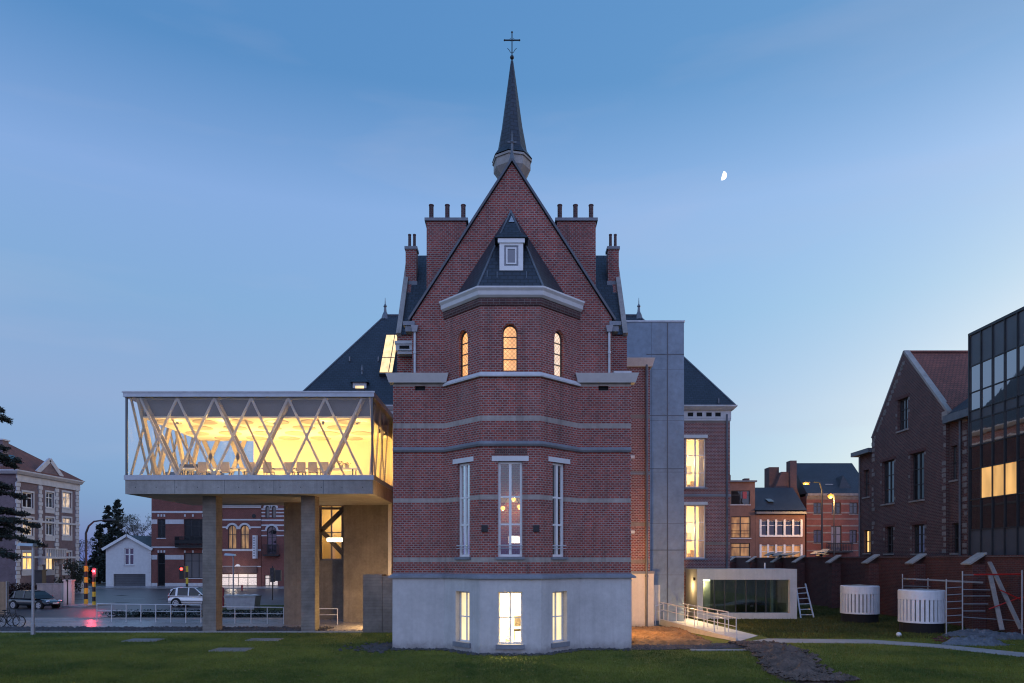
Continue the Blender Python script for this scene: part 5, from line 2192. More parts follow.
# ------------------------------------------------------------------ white garage
YG = 104
GA = thing('white_garage', 'small white gabled garage with one window over a wide grey door', 'garage', (wx(128, YG), YG, 0))
F = FY(YG)
gx0, gx1 = wx(105.8, YG), wx(151, YG)
zg, za = wz(549, YG), wz(536.5, YG)
gm = wx(127.8, YG)
door = pxr(YG, 113.5, 145.5, 574, 587)
door = (door[0], door[1], .12, door[3])
wn_ = pxr(YG, 124.3, 133.8, 548, 565)
mb = MB()
mb.panel(F, [(gx0, 0), (gx1, 0), (gx1, zg), (gm, za), (gx0, zg)], [rect(*door), rect(*wn_)], .35)
mb.box(gx0, gx0 + .35, YG + .36, YG + 9, 0, zg)
mb.box(gx1 - .35, gx1, YG + .36, YG + 9, 0, zg)
mb.build('wall', M['lintel_stone'], GA)
window(GA, F, wn_, .12, 2, (.62,), .12, .14, 'frame_white', 'pane_dark', sill='white_stone')
dd = MB()
dd.panel(F, rect(*door), [], .08, -.2)
d_ = dd.build('garage_door', M['panel_grey'], GA)
dd = MB()
for k in range(1, 5):
    z = door[2] + (door[3] - door[2]) * k / 5
    dd.fbox(F, door[0], door[1], z - .015, z + .015, -.2, -.19)
dd.build('door_joint', M['metal_dark'], d_)
rf = MB()
for s, xe in ((-1, gx0 - .35), (1, gx1 + .35)):
    zz = zg - .25
    rf.hexa([(xe, YG - .3, zz), (gm, YG - .3, za + .02), (gm, YG + 9, za + .02), (xe, YG + 9, zz), (xe, YG - .3, zz + .22), (gm, YG - .3, za + .25), (gm, YG + 9, za + .25), (xe, YG + 9, zz + .22)])
rf.build('roof', M['slate'], GA)
vg = MB()
for xe in (gx0 - .35, gx1 + .35):
    vg.bar((xe, YG - .36, zg - .1), (gm, YG - .36, za + .17), .1, .38, (0, 0, 1))
vg.build('bargeboard', M['frame_white'], GA)
qn = MB()
z = .2
while z < zg - .5:
    qn.fbox(F, gx1 - .5, gx1 + .02, z, z + .34, 0, .06)
    z += .4
qn.build('quoin', M['lintel_stone'], GA)


# ------------------------------------------------------------------ row houses
def row_house(name, label, cat, Y, px0, px1, ztop, mat, wins, depth=9, bands=(), roof=None, trim='white_stone', frame='frame_dark', flat_cornice=True, hoods=True):
    """facade with openings listed in picture pixels: (x0,x1,y0,y1,pane,arched,nx)"""
    t = thing(name, label, cat, (wx((px0 + px1) / 2, Y), Y, 0))
    F = FY(Y)
    x0, x1 = wx(px0, Y), wx(px1, Y)
    hs = []
    ws = []
    for w in wins:
        r = pxr(Y, *w[:4])
        r = (max(r[0], x0 + .12), min(r[1], x1 - .12), max(r[2], .13), r[3])
        ws.append((r, w))
        hs.append(arch(*r, 8) if w[5] else rect(*r))
    mb = MB()
    mb.panel(F, rect(x0, x1, 0, ztop), hs, .35)
    mb.box(x0, x0 + .35, Y + .36, Y + depth, 0, ztop)
    mb.box(x1 - .35, x1, Y + .36, Y + depth, 0, ztop)
    mb.box(x0 + .36, x1 - .36, Y + depth - .3, Y + depth, 0, ztop)
    if not roof:
        mb.box(x0 + .36, x1 - .36, Y + .37, Y + depth - .31, ztop - .4, ztop - .1)
    mb.build('wall', M[mat], t)
    for r, w in ws:
        window(t, F, r, .14, w[6] if len(w) > 6 else 2, (.68,) if not w[5] else (.6,), .1, .08, frame, w[4], arched=1.0 if w[5] else 0, sill=trim if not w[5] else None)
        if w[5] and hoods:
            ro = arch(r[0] - .3, r[1] + .3, r[3] - .8, r[3] + .32, 12)[2:]
            ri = arch(r[0] - .02, r[1] + .02, r[3] - .8, r[3] + .02, 12)[2:]
            h = MB()
            for k in range(len(ro) - 1):
                A, B, C, D = ro[k], ro[k + 1], ri[k + 1], ri[k]
                h.hexa([F.p(*A, -.01), F.p(*B, -.01), F.p(*C, -.01), F.p(*D, -.01), F.p(*A, .07), F.p(*B, .07), F.p(*C, .07), F.p(*D, .07)])
            h.build('arch_hood', M[trim], t)
    if bands:
        b = MB()
        for (ya, yb) in bands:
            # interrupt the band at openings
            z0_, z1_ = wz(yb, Y), wz(ya, Y)
            cuts = sorted((r[0] - .02, r[1] + .02) for r, w in ws if r[2] < z1_ and r[3] > z0_)
            u = x0
            for a, c in cuts:
                if a > u:
                    b.fbox(F, u, a, z0_, z1_, 0, .05)
                u = max(u, c)
            if u < x1:
                b.fbox(F, u, x1, z0_, z1_, 0, .05)
        b.build('stone_band', M[trim], t)
    if flat_cornice:
        c = MB()
        c.fbox(F, x0, x1, ztop, ztop + .35, -.3, .45)
        c.fbox(F, x0, x1, ztop - .3, ztop, .0, .2)
        c.build('cornice', M[trim], t)
    if roof:
        rh, rm_ = roof
        r_ = MB()
        a = [(x0 - .1, Y - .4, ztop + .36), (x1 + .1, Y - .4, ztop + .36), (x1 + .1, Y + depth / 2, ztop + .36 + rh), (x0 - .1, Y + depth / 2, ztop + .36 + rh), (x1 + .1, Y + depth + .3, ztop + .36), (x0 - .1, Y + depth + .3, ztop + .36)]
        r_.add(a, [(0, 1, 2, 3), (3, 2, 4, 5), (1, 4, 2), (0, 3, 5)])
        r_.build('roof', M[rm_], t)
    return t, F, x0, x1


YH = 104
t, F, x0, x1 = row_house('brick_house', 'red brick row house with white stone bands and an iron balcony, beside the white garage', 'house', YH, 151.5, 209, wz(492, YH), 'brick_town',
                         [(157.5, 165.5, 519, 538, 'pane_sky', 0), (184, 206, 519, 541, 'pane_sky', 0, 3), (157.5, 165, 553, 586.5, 'pane_dark', 0, 1), (184, 206, 553, 578, 'pane_curtain', 0, 3)],
                         bands=((511, 513), (519.5, 524), (546.5, 548), (555, 559.5), (583, 586)), roof=(3.2, 'slate'))
b = MB()
bx0, bx1 = wx(178, YH), wx(208, YH)
b.box(bx0, bx1, YH - 1.0, YH, wz(547.5, YH), wz(545.5, YH))
for k in range(24):
    x = bx0 + (bx1 - bx0) * k / 23
    b.box(x - .03, x + .03, YH - 1.0, YH - .95, wz(545.5, YH), wz(537, YH))
b.box(bx0, bx1, YH - 1.02, YH - .93, wz(537.6, YH), wz(536.6, YH))
b.box(bx0, bx1, YH - .99, YH - .96, wz(543.5, YH), wz(540, YH))
for x in (bx0, bx1 - .08):
    b.box(x, x + .08, YH - .95, YH, wz(545.5, YH), wz(536.8, YH))
b.build('balcony', M['iron'], t)
kb = MB()
for px in (158.5, 161.5, 164.5, 185, 193, 203):
    for py in (515.5, 551.5):
        kb.box(wx(px - .8, YH), wx(px + .8, YH), YH - .06, YH, wz(py + 1.2, YH), wz(py - 1.2, YH))
kb.build('stone_block', M['white_stone'], t)

t, F, x0, x1 = row_house('brick_shop', 'red brick shop house with twin arched windows over a lit shop front', 'shop', YH, 209.5, 261, wz(506, YH), 'brick_town',
                         [(228, 236.5, 525, 549, 'lit_dim', 1), (240.5, 249, 525, 549, 'lit_dim', 1), (219, 257, 573.5, 592, 'lit_shop', 0, 4)],
                         bands=((519, 520.5), (549, 551), (526.5, 528), (566, 567)), roof=(3.0, 'slate'))
sg = MB()
sg.box(wx(255, YH), wx(258, YH), YH - 1.0, YH - .1, wz(558.5, YH), wz(535.5, YH))
so = sg.build('projecting_sign', M['white_board'], t)
sg = MB()
for k in range(8):
    zz = wz(537.5 + 2.5 * k, YH)
    sg.box(wx(255.9, YH), wx(257.1, YH), YH - 1.012, YH - 1.0, zz - .2, zz)
sg.build('sign_mark', M['panel_grey'], so)
MB().tube([(wx(238, YH), YH - .12, wz(567, YH)), (wx(238, YH), YH - .02, wz(567, YH))], .42, 18).build('round_sign', M['white_board'], t)
kb = MB()
for px in (221, 254):
    kb.tube([(wx(px, YH), YH - .1, wz(516, YH)), (wx(px, YH), YH, wz(516, YH))], .3, 12)
kb.build('wall_boss', M['iron'], t)
MB().box(x0 + .1, wx(257, YH), YH - .14, YH, wz(573, YH), wz(566.5, YH)).build('shop_fascia', M['brick_dark'], t)

t, F, x0, x1 = row_house('brick_house', 'red brick house with white striped brickwork and a tall arched balcony window', 'house', YH, 261.5, 330, wz(488, YH), 'brick_town',
                         [(265.5, 269.5, 506, 518, 'pane_dark', 1, 1), (272, 276, 506, 518, 'pane_dark', 1, 1), (267, 276.5, 526, 554, 'pane_dark', 1, 2), (264.5, 278, 575, 591, 'lit_shop', 0, 3)],
                         bands=((508.5, 509.7), (512, 513.2), (515.5, 516.7), (519.5, 521), (524.5, 526), (530, 531.2), (535, 536.2)), roof=(3.4, 'slate'))
b = MB()
bx0, bx1 = wx(264.5, YH), wx(280, YH)
b.box(bx0, bx1, YH - .8, YH, wz(556, YH), wz(554.5, YH))
for k in range(14):
    x = bx0 + (bx1 - bx0) * k / 13
    b.box(x - .025, x + .025, YH - .8, YH - .75, wz(554.5, YH), wz(545, YH))
b.box(bx0, bx1, YH - .82, YH - .73, wz(545.5, YH), wz(544.6, YH))
b.build('balcony', M['iron'], t)
lamp('shop_light', 'POINT', (wx(238, YH), YH - 2.2, 2.2), 130, (1, .85, .7), .3, t)


# ------------------------------------------------------------------ cars
def car(name, label, loc, rotz, paint, L=4.1, W=1.72, H=1.47, suv=False, seed=1):
    """body facing +x; parts in local coordinates, then the Empty is moved"""
    t = thing(name, label, 'car', (0, 0, 0))
    s = L / 4.1
    gz = .17 if not suv else .22
    # side profile stations: x, sill z, belt z, half width at belt
    belt = .92 if not suv else 1.0
    st = [(-2.05, .42, .66, .60), (-2.0, .30, .86, .74), (-1.82, .24, belt + .02, .81), (-1.2, .22, belt, .85), (-.2, .22, belt - .02, .86), (.75, .22, belt - .05, .86),
          (1.3, .22, belt - .12, .83), (1.72, .24, belt - .22, .77), (1.95, .28, belt - .34, .66), (2.05, .40, belt - .46, .50)]
    n = 14
    mb = MB()
    for (x, zs, zb, hw) in st:
        ring = []
        for k in range(n):
            f = k / n * 2 * PI
            cx_, sz = math.cos(f), math.sin(f)
            e = .42
            yy = hw * (abs(cx_) ** e) * (1 if cx_ >= 0 else -1)
            zz = (zs + zb) / 2 + (zb - zs) / 2 * (abs(sz) ** .55) * (1 if sz >= 0 else -1)
            if zz > (zs + zb) / 2:
                yy *= 1 - .05 * (zz - (zs + zb) / 2) / ((zb - zs) / 2)
            ring.append((x * s, yy, zz))
        mb.v.extend([Vector(p) for p in ring])
    m = len(st)
    for i in range(m - 1):
        for k in range(n):
            a = i * n + k
            b = i * n + (k + 1) % n
            mb.f.append((a, b, b + n, a + n))
    mb.f.append(tuple(range(n)))
    mb.f.append(tuple((m - 1) * n + k for k in range(n)))
    body = mb.build('body', M[paint], t, smooth=True)
    sub = body.modifiers.new('soft', 'SUBSURF')
    sub.levels = sub.render_levels = 1
    # cabin: glass house then roof skin and pillars
    rear = -1.92 if suv else -1.78
    cab = [(rear, belt - .04), (1.12, belt - .08), (.72, belt + .20), (.22, H - .08), (-.05, H - .02), (-.45, H), (-1.15, H - .03), (rear + .32, H - .13), (rear + .12, H - .30)]
    hb, ht = .80, .60
    g = MB()
    pts = []
    for y in (-1, 1):
        for (x, z) in cab:
            f = (z - belt) / (H - belt)
            pts.append((x * s, y * (hb + (ht - hb) * max(0, f)), z))
    k = len(cab)
    g.add(pts, [tuple(range(k)), tuple(range(2 * k - 1, k - 1, -1))] + [(i, (i + 1) % k, k + (i + 1) % k, k + i) for i in range(k)])
    g.build('window_glass', M['car_glass'], t)
    r_ = MB()
    top = [(.20, H - .055), (-.35, H + .005), (-1.25, H - .012), (rear + .28, H - .11), (rear + .10, H - .22)]
    rows = []
    for (x, z) in top:
        f = (z - belt) / (H - belt)
        hw = hb + (ht - hb) * f + .015
        rows.append([(x * s, -hw, z - .07), (x * s, -hw + .06, z + .012), (x * s, 0, z + .03), (x * s, hw - .06, z + .012), (x * s, hw, z - .07)])
    b0 = len(r_.v)
    for rr in rows:
        r_.v.extend([Vector(p) for p in rr])
    for i in range(len(rows) - 1):
        for j in range(4):
            a = b0 + i * 5 + j
            r_.f.append((a, a + 1, a + 6, a + 5))
    for y in (-1, 1):
        def pt(x, z, o=.012):
            f = max(0, (z - belt) / (H - belt))
            return Vector((x * s, y * (hb + (ht - hb) * f + o), z))
        r_.bar(pt(1.02, belt - .08), pt(.22, H - .07), .07, .06)
        r_.bar(pt(-.28, belt - .02), pt(-.32, H - .03), .09, .04)
        r_.bar(pt(-1.25, belt - .02), pt(-1.28, H - .05), .12 if not suv else .16, .04)
        r_.bar(pt(rear + .02, belt - .04), pt(rear + .30, H - .12), .22, .05)
        r_.bar(pt(1.0, belt - .07), pt(rear, belt - .03), .07, .05)
    r_.build('roof', M[paint], t, smooth=False)
    # wheels
    for x in (-1.25, 1.28):
        for y in (-1, 1):
            R = .305 if not suv else .35
            c = Vector((x * s, y * (W / 2 - .12), R))
            ar = MB()
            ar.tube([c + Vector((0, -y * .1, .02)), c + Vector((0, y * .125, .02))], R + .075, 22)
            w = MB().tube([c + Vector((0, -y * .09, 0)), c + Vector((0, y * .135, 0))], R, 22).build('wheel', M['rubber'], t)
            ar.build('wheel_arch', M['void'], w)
            rm_ = MB()
            rm_.tube([c + Vector((0, y * .10, 0)), c + Vector((0, y * .142, 0))], R * .36, 14)
            for q in range(5):
                a = q * 2 * PI / 5
                d = Vector((math.cos(a), 0, math.sin(a)))
                rm_.bar(c + Vector((0, y * .135, 0)), c + d * R * .7 + Vector((0, y * .135, 0)), .09, .03, (0, 1, 0))
            for q in range(20):
                a, b_ = q * 2 * PI / 20, (q + 1) * 2 * PI / 20
                rm_.bar(c + Vector((math.cos(a) * R * .68, y * .138, math.sin(a) * R * .68)), c + Vector((math.cos(b_) * R * .68, y * .138, math.sin(b_) * R * .68)), .05, .03, (0, 1, 0))
            rm_.build('rim', M['alloy'], w)
    for y in (-1, 1):
        h = MB()
        h.ball((1.88 * s, y * .56, belt - .29), .16, 10, 6, 1.0, .9, .55)
        h.build('headlight', M['chrome_lamp'], t, smooth=True)
        tl = MB()
        tl.ball((-1.90 * s, y * .70, belt - .02), .13, 8, 6, .6, .6, 1.5)
        tl.build('tail_light', M['red_plastic'], t, smooth=True)
        mr = MB()
        mr.ball((.70 * s, y * .95, belt + .05), .11, 8, 6, .7, 1.0, .75)
        mr.build('mirror', M[paint], t, smooth=True)
    p = MB()
    p.box(2.035 * s, 2.07 * s, -.26, .26, .40, .51)
    p.build('number_plate', M['plate_white'], t)
    p = MB()
    p.box(-2.0 * s, 1.95 * s, -W / 2 - .002, -W / 2 + .03, .50, .55)
    p.box(-2.0 * s, 1.95 * s, W / 2 - .03, W / 2 + .002, .50, .55)
    p.build('door_trim', M['black_paint'], t)
    t.location = loc
    t.rotation_euler = (0, 0, rotz)
    return t


car('parked_car', 'black hatchback parked beyond the light grey lamp post, nose to the right', (wx(35, 58), 58, 0), math.radians(-14), 'car_black', 4.2, 1.7, 1.48)
car('parked_car', 'white sport utility car on the road, partly hidden by the left concrete column', (wx(196.5, 60), 60, 0), math.radians(-3), 'car_white', 4.4, 1.82, 1.66, True)

# ------------------------------------------------------------------ lamp posts and traffic lights
t = thing('street_lamp', 'short pale grey street lamp with flat head standing at the lawn edge', 'street lamp', (wx(33, 37.4), 37.4, 0))
x, y = wx(33, 37.4), 37.4
zt = wz(546, 37.4)
MB().lathe([(.11, -.1), (.10, .6), (.075, .62), (.06, zt)], 10, (x, y, 0)).build('pole', M['galvanised'], t)
MB().hexa([(x - .72, y - .22, zt + .02), (x + .12, y - .22, zt - .02), (x + .12, y + .22, zt - .02), (x - .72, y + .22, zt + .02),
           (x - .66, y - .14, zt + .16), (x + .10, y - .14, zt + .13), (x + .10, y + .14, zt + .13), (x - .66, y + .14, zt + .16)]).build('lamp_head', M['galvanised'], t)
t = thing('street_lamp', 'grey street lamp with flat head seen between the two columns of the hall', 'street lamp', (wx(233, 62), 62, 0))
x, y = wx(233.3, 62), 62
zt = wz(556, 62)
MB().lathe([(.10, -.1), (.07, .6), (.055, zt)], 10, (x, y, 0)).build('pole', M['galvanised'], t)
MB().hexa([(x - .75, y - .22, zt + .05), (x + .2, y - .22, zt), (x + .2, y + .22, zt), (x - .75, y + .22, zt + .05),
           (x - .68, y - .14, zt + .24), (x + .15, y - .14, zt + .18), (x + .15, y + .14, zt + .18), (x - .68, y + .14, zt + .24)]).build('lamp_head', M['galvanised'], t)

# curved tall lamp with striped foot
y = 62.0
x = wx(86, y)
t = thing('street_lamp', 'tall dark curved arm street lamp with a yellow banded foot beside the red traffic light', 'street lamp', (x, y, 0))
mb = MB()
mb.tube([(x, y, 0), (x, y, wz(533, y)), (x + .25, y, wz(526, y)), (x + .7, y, wz(521.5, y)), (x + 1.9, y, wz(519.5, y))], .11, 9, .06)
mb.build('pole', M['metal_dark'], t)
MB().hexa([(x + 1.8, y - .15, wz(520.6, y)), (x + 2.6, y - .15, wz(520.2, y)), (x + 2.6, y + .15, wz(520.2, y)), (x + 1.8, y + .15, wz(520.6, y)),
           (x + 1.9, y - .1, wz(518.6, y)), (x + 2.5, y - .1, wz(518.6, y)), (x + 2.5, y + .1, wz(518.6, y)), (x + 1.9, y + .1, wz(518.6, y))]).build('lamp_head', M['metal_dark'], t)


def striped(t, x, y, z0, z1, r, n):
    a, b = MB(), MB()
    for k in range(n):
        za_, zb_ = z0 + (z1 - z0) * k / n, z0 + (z1 - z0) * (k + 1) / n
        (a if k % 2 == 0 else b).tube([(x, y, za_), (x, y, zb_)], r, 10)
    a.build('yellow_band', M['yellow_paint'], t)
    b.build('black_band', M['black_paint'], t)


striped(t, x, y, 0.05, wz(566, y), .17, 7)
y = 60.5
x = wx(94, y)
t = thing('traffic_light', 'traffic light glowing red on a yellow and black post near the curved lamp', 'traffic light', (x, y, 0))
striped(t, x, y, 0.0, wz(577, y), .14, 6)
MB().box(x - .17, x + .17, y - .02, y + .22, wz(577, y), wz(568, y)).build('housing', M['black_paint'], t)
MB().tube([(x, y - .09, wz(571, y)), (x, y - .03, wz(571, y))], .13, 14).build('red_lens', M['red_light'], t)
MB().tube([(x, y - .06, wz(574.6, y)), (x, y - .03, wz(574.6, y))], .09, 12).build('dark_lens', M['frame_dark'], t)
lamp('red_glow', 'POINT', (x, y - .35, wz(571, y)), 150, (1, .06, .10), .12, t)
y = 78
x = wx(187, y)
t = thing('traffic_light', 'small traffic light showing red on a yellow banded post before the brick house', 'traffic light', (x, y, 0))
striped(t, x, y, 0.05, wz(566, y), .13, 5)
MB().box(x - .85, x - .35, y - .02, y + .25, wz(579, y), wz(566, y)).build('housing', M['black_paint'], t)
MB().bar((x - .4, y, wz(570, y)), (x, y, wz(570, y)), .06).build('bracket', M['black_paint'], t)
MB().tube([(x - .6, y - .08, wz(569, y)), (x - .6, y - .03, wz(569, y))], .15, 14).build('red_lens', M['red_light_small'], t)
y = 70
x = wx(273.5, y)
t = thing('traffic_light', 'dark unlit traffic light standing before the striped brick house', 'traffic light', (x, y, 0))
MB().tube([(x - .1, y, 0), (x - .1, y, wz(566, y))], .06, 8).build('post', M['metal_dark'], t)
MB().box(x - .3, x + .12, y - .14, y + .14, wz(582, y), wz(568, y)).build('housing', M['black_paint'], t)
MB().box(x + .2, x + .75, y - .1, y + .16, wz(581, y), wz(570, y)).build('side_housing', M['black_paint'], t)
cl = MB()
for zq in (571, 575, 579):
    cl.tube([(x - .09, y - .18, wz(zq, y)), (x - .09, y - .14, wz(zq, y))], .1, 10)
cl.build('lens', M['frame_dark'], t)
# grey bin-like concrete box and a red hydrant-like post
y = 56
t = thing('planter_box', 'large grey concrete planter box on the verge right of the first column', 'planter', (wx(239, y), y, 0))
MB().hexa([(wx(227, y), y, 0), (wx(254, y), y, 0), (wx(254, y), y + 1.2, 0), (wx(227, y), y + 1.2, 0),
           (wx(224.5, y), y - .05, 1.02), (wx(255.5, y), y - .05, 1.02), (wx(255.5, y), y + 1.3, 1.02), (wx(224.5, y), y + 1.3, 1.02)]).build('trough', M['galvanised'], t)
MB().box(wx(224, y), wx(256, y), y - .1, y + 1.35, 1.02, 1.12).build('rim', M['concrete'], t)
for k, (px, py0, py1, yy) in enumerate(((222.7, 588, 603, 58.5), (242, 585, 592, 92))):
    t = MB()
    x = wx(px, yy)
    hh = wz(py0, yy)
    t.lathe([(.12, 0), (.12, hh * .8), (.16, hh * .82), (.13, hh), (.02, hh * 1.04)], 10, (x, yy, 0))
    o = t.build('bollard', M['red_sign'])
    tag(o, ('short red bollard beside the white car nose' if k == 0 else 'short red bollard before the lit shop front'), 'bollard')

# ------------------------------------------------------------------ bicycles
def bicycle(label, loc, rotz):
    t = thing('bicycle', label, 'bicycle', (0, 0, 0), 'parked bicycles')
    R = .34
    for x in (-.52, .52):
        w = MB()
        k = 20
        for q in range(k):
            a, b_ = q * 2 * PI / k, (q + 1) * 2 * PI / k
            w.bar((x + R * math.cos(a), 0, R + R * math.sin(a)), (x + R * math.cos(b_), 0, R + R * math.sin(b_)), .045, .045, (0, 1, 0))
        wo = w.build('wheel', M['rubber'], t)
        sp_ = MB()
        for q in range(10):
            a = q * PI / 5
            sp_.bar((x, 0, R), (x + R * math.cos(a), 0, R + R * math.sin(a)), .008)
        sp_.build('spokes', M['alloy'], wo)
    f = MB()
    bb, seat_t, head, rear_, frt = (-.08, 0, .30), (-.24, 0, .85), (.34, 0, .84), (-.52, 0, R), (.52, 0, R)
    for a, b_ in ((bb, seat_t), (seat_t, head), (bb, head), (bb, rear_), (rear_, seat_t), (head, frt)):
        f.tube([a, b_], .022, 6)
    f.tube([seat_t, (-.27, 0, .98)], .016, 6)
    f.tube([head, (.31, 0, 1.05)], .018, 6)
    f.build('frame', M['black_paint'], t)
    MB().ball((-.28, 0, 1.0), .12, 8, 6, 1.2, .7, .35).build('saddle', M['rubber'], t)
    MB().tube([(.22, -.28, 1.05), (.33, -.2, 1.06), (.33, .2, 1.06), (.22, .28, 1.05)], .016, 6).build('handlebar', M['black_paint'], t)
    MB().box(-.62, -.34, -.07, .07, .74, .77).build('carrier', M['black_paint'], t)
    t.location = loc
    t.rotation_euler = (0, 0, rotz)
    return t


bk_ = bicycle('dark bicycle parked at the left edge, front wheel towards the lamp post', (wx(9.5, 41.5), 41.5, .01), .15)
dup(bk_, (wx(3, 42.1), 42.1, .01), .35, 'dark bicycle parked behind another at the very left edge')

# ================================================================== RIGHT: GARDEN WALL
WX = 27.0
GW = thing('garden_wall', 'long dark red brick garden wall with slanted pale buttress caps', 'wall', (WX, 55, 0))
F = FXN(WX)                     # u = -y
mb = MB()
mb.box(WX, WX + .4, 24, 92, -.2, 4.15)
mb.build('wall', M['brick_garden'], GW)
MB().box(WX - .06, WX + .46, 24, 92, 4.15, 4.27).build('coping', M['brick_dark'], GW)
for px in (982, 923, 877, 839, 803.5, 781, 755.5, 735):
    y = FPX * WX / (px - 512)
    b_ = MB()
    b_.box(WX - .75, WX + .01, y - .32, y + .32, -.2, 3.75)
    bo = b_.build('buttress', M['brick_garden'], GW)
    c = MB()
    c.hexa([(WX - .95, y - .42, 3.72), (WX - .95, y + .42, 3.72), (WX + .02, y + .42, 4.34), (WX + .02, y - .42, 4.34),
            (WX - .98, y - .42, 3.80), (WX - .98, y + .42, 3.80), (WX + .0, y + .42, 4.43), (WX + .0, y - .42, 4.43)])
    c.build('buttress_cap', M['concrete'], bo)
rb = thing('scrap_heap', 'heap of broken roof sheets lying on the far end of the garden wall', 'heap', (26.6, 66, 4.2))
random.seed(77)
mb = MB()
for k in range(16):
    y = random.uniform(60, 74)
    x = 26.9 + random.uniform(-.5, .5)
    z = 4.30 + random.uniform(0, .35)
    a = random.uniform(-.5, .5)
    mb.bar((x - .5, y - .5 * math.cos(a), z), (x + .5, y + .7 * math.cos(a), z + random.uniform(-.1, .45)), .6, .05)
mb.build('sheets', M['tarp'], rb)

# ================================================================== OLD GABLED BRICK HOUSE
HX = 29.0
OH = thing('gabled_house', 'old dark brick house with a steep gable and red tiled roof behind the garden wall', 'house', (HX, 51, 0))
F = FXN(HX)


def hy_(px):
    return FPX * HX / (px - 512)


def hrect(px0, px1, py0, py1):
    ya, yb = hy_(px0), hy_(px1)
    ym = (ya + yb) / 2
    return (-ya, -yb, 4 - (py1 - 560) * ym / FPX, 4 - (py0 - 560) * ym / FPX)


yl, yr, yap = hy_(872), hy_(946), hy_(903.5)
ze, zap = 13.95, 19.35
wl2 = [(897.5, 908, 398.5, 430, 'pane_sky'), (882, 894, 460.5, 503.5, 'pane_sky'), (910.5, 924, 452.5, 500, 'pane_dark'),
       (885, 893, 526.5, 553.5, 'pane_dark'), (912, 924.5, 524.5, 553.5, 'pane_sky')]
rs = [hrect(*w[:4]) for w in wl2]
mb = MB()
mb.panel(F, [(-yl, 0), (-yr, 0), (-yr, ze), (-yap, zap), (-yl, ze)], [rect(*r) for r in rs], .4)
mb.box(HX + .41, HX + 14, yr, yr + .4, 0, ze)
mb.box(HX + .41, HX + 14, yl - .4, yl, 0, ze)
mb.build('wall', M['brick_dark'], OH)
for w, r in zip(wl2, rs):
    wo = window(OH, F, r, .22, 2, (.33, .66), .09, .06, 'frame_dark', w[4], sill='timber_grey')
    MB().fbox(F, r[0] - .25, r[1] + .25, r[3] + .003, r[3] + .2, 0, .03).build('lintel', M['brick_garden'], wo)
# set back wings each side of the gable
wl3 = [(861, 867.5, 530, 553, 'lit_warm', hrect), (860.5, 866, 470, 497, 'pane_dark', hrect)]
SX = HX + .25
F2 = FXN(SX)
r3 = []
for w in wl3:
    q = hrect(*w[:4])
    r3.append(q)
yw0 = hy_(856.5)
mb = MB()
mb.panel(F2, rect(-yw0, -yl - .02, 0, 12.7), [rect(*q) for q in r3], .4)
mb.box(SX + .41, SX + 10, yl + .02, yl + .4, 0, 12.7)
mb.box(SX + .41, SX + 10, yw0 - .4, yw0, 0, 12.7)
rw = [(947, 953.5, 445.5, 480, 'pane_dark'), (948, 955, 523, 553, 'pane_dark')]
r4 = [hrect(*w[:4]) for w in rw]
yw1 = 38.5
mb.panel(F2, rect(-yr + .02, -yw1, 0, 13.1), [rect(*q) for q in r4], .4)
build_each(mb, 'side_wall', M['brick_dark'], OH)
for w, q in list(zip(wl3, r3)) + list(zip(rw, r4)):
    window(OH, F2, q, .2, 2 if w[4] == 'lit_warm' else 1, (.5,), .09, .07, 'frame_dark', w[4], sill='timber_grey')
cn = MB()
cn.box(SX - .55, SX + 10, yl + .03, yw0 + .4, 12.7, 13.05)
cn.box(SX - .5, SX + 10, yw1, yr - .02, 13.1, 13.6)
build_each(cn, 'cornice', M['lead'], OH)
# long and short corner stones and worn patches
qn = MB()
random.seed(5)
for yc, sgn in ((yl, -1), (yr, 1), (hy_(963), 1)):
    z = 4.0
    while z < ze - .4:
        if random.random() < .75:
            wd = random.choice((.25, .42))
            a = -yc + (.0 if sgn < 0 else -wd)
            qn.fbox(F if yc != hy_(963) else F2, a, a + wd, z, z + .26, 0, .022)
        z += random.uniform(.34, .5)
z = 0
for k in range(34):
    t_ = k / 34
    for yc, up_ in ((yl, 1),):
        yy = yl + (yap - yl) * t_
        zz = ze + (zap - ze) * t_ - .5
        if random.random() < .7:
            qn.fbox(F, -yy - .05, -yy + random.choice((.18, .3)), zz - .25, zz, 0, .02)
for w, r in zip(wl2, rs):
    for v in (r[2] + .2, (r[2] + r[3]) / 2, r[3] - .3):
        if random.random() < .6:
            qn.fbox(F, r[0] - .24, r[0] - .03, v, v + .2, 0, .02)
        if random.random() < .6:
            qn.fbox(F, r[1] + .03, r[1] + .24, v, v + .2, 0, .02)
qn.build('corner_stone', M['worn_stone'], OH)
cp_ = MB()
cp_.bar((HX + .2, yr - .15, ze - .1), (HX + .2, yap, zap + .12), .42, .16, (0, -.5, .7))
cp_.bar((HX + .2, yl + .1, ze - .1), (HX + .2, yap, zap + .12), .42, .12, (0, .5, .7))
cp_.box(HX - .2, HX + .6, yr - .4, yr + .15, ze - .55, ze - .05)
cp_.build('gable_coping', M['concrete'], OH)
rf = MB()
rf.add([(HX + .3, yr - .3, ze - .1), (HX + 16, yr - .3, ze - .1), (HX + 16, yap, zap), (HX + .3, yap, zap), (HX + 16, yl + .3, ze - .1), (HX + .3, yl + .3, ze - .1)],
       [(0, 1, 2, 3), (3, 2, 4, 5)])
rf.build('roof', M['tile_red'], OH)
rg = MB()
rg.tube([(HX + .2, yap, zap + .06), (HX + 16, yap, zap + .06)], .12, 8)
rg.build('ridge', M['tile_red'], OH)
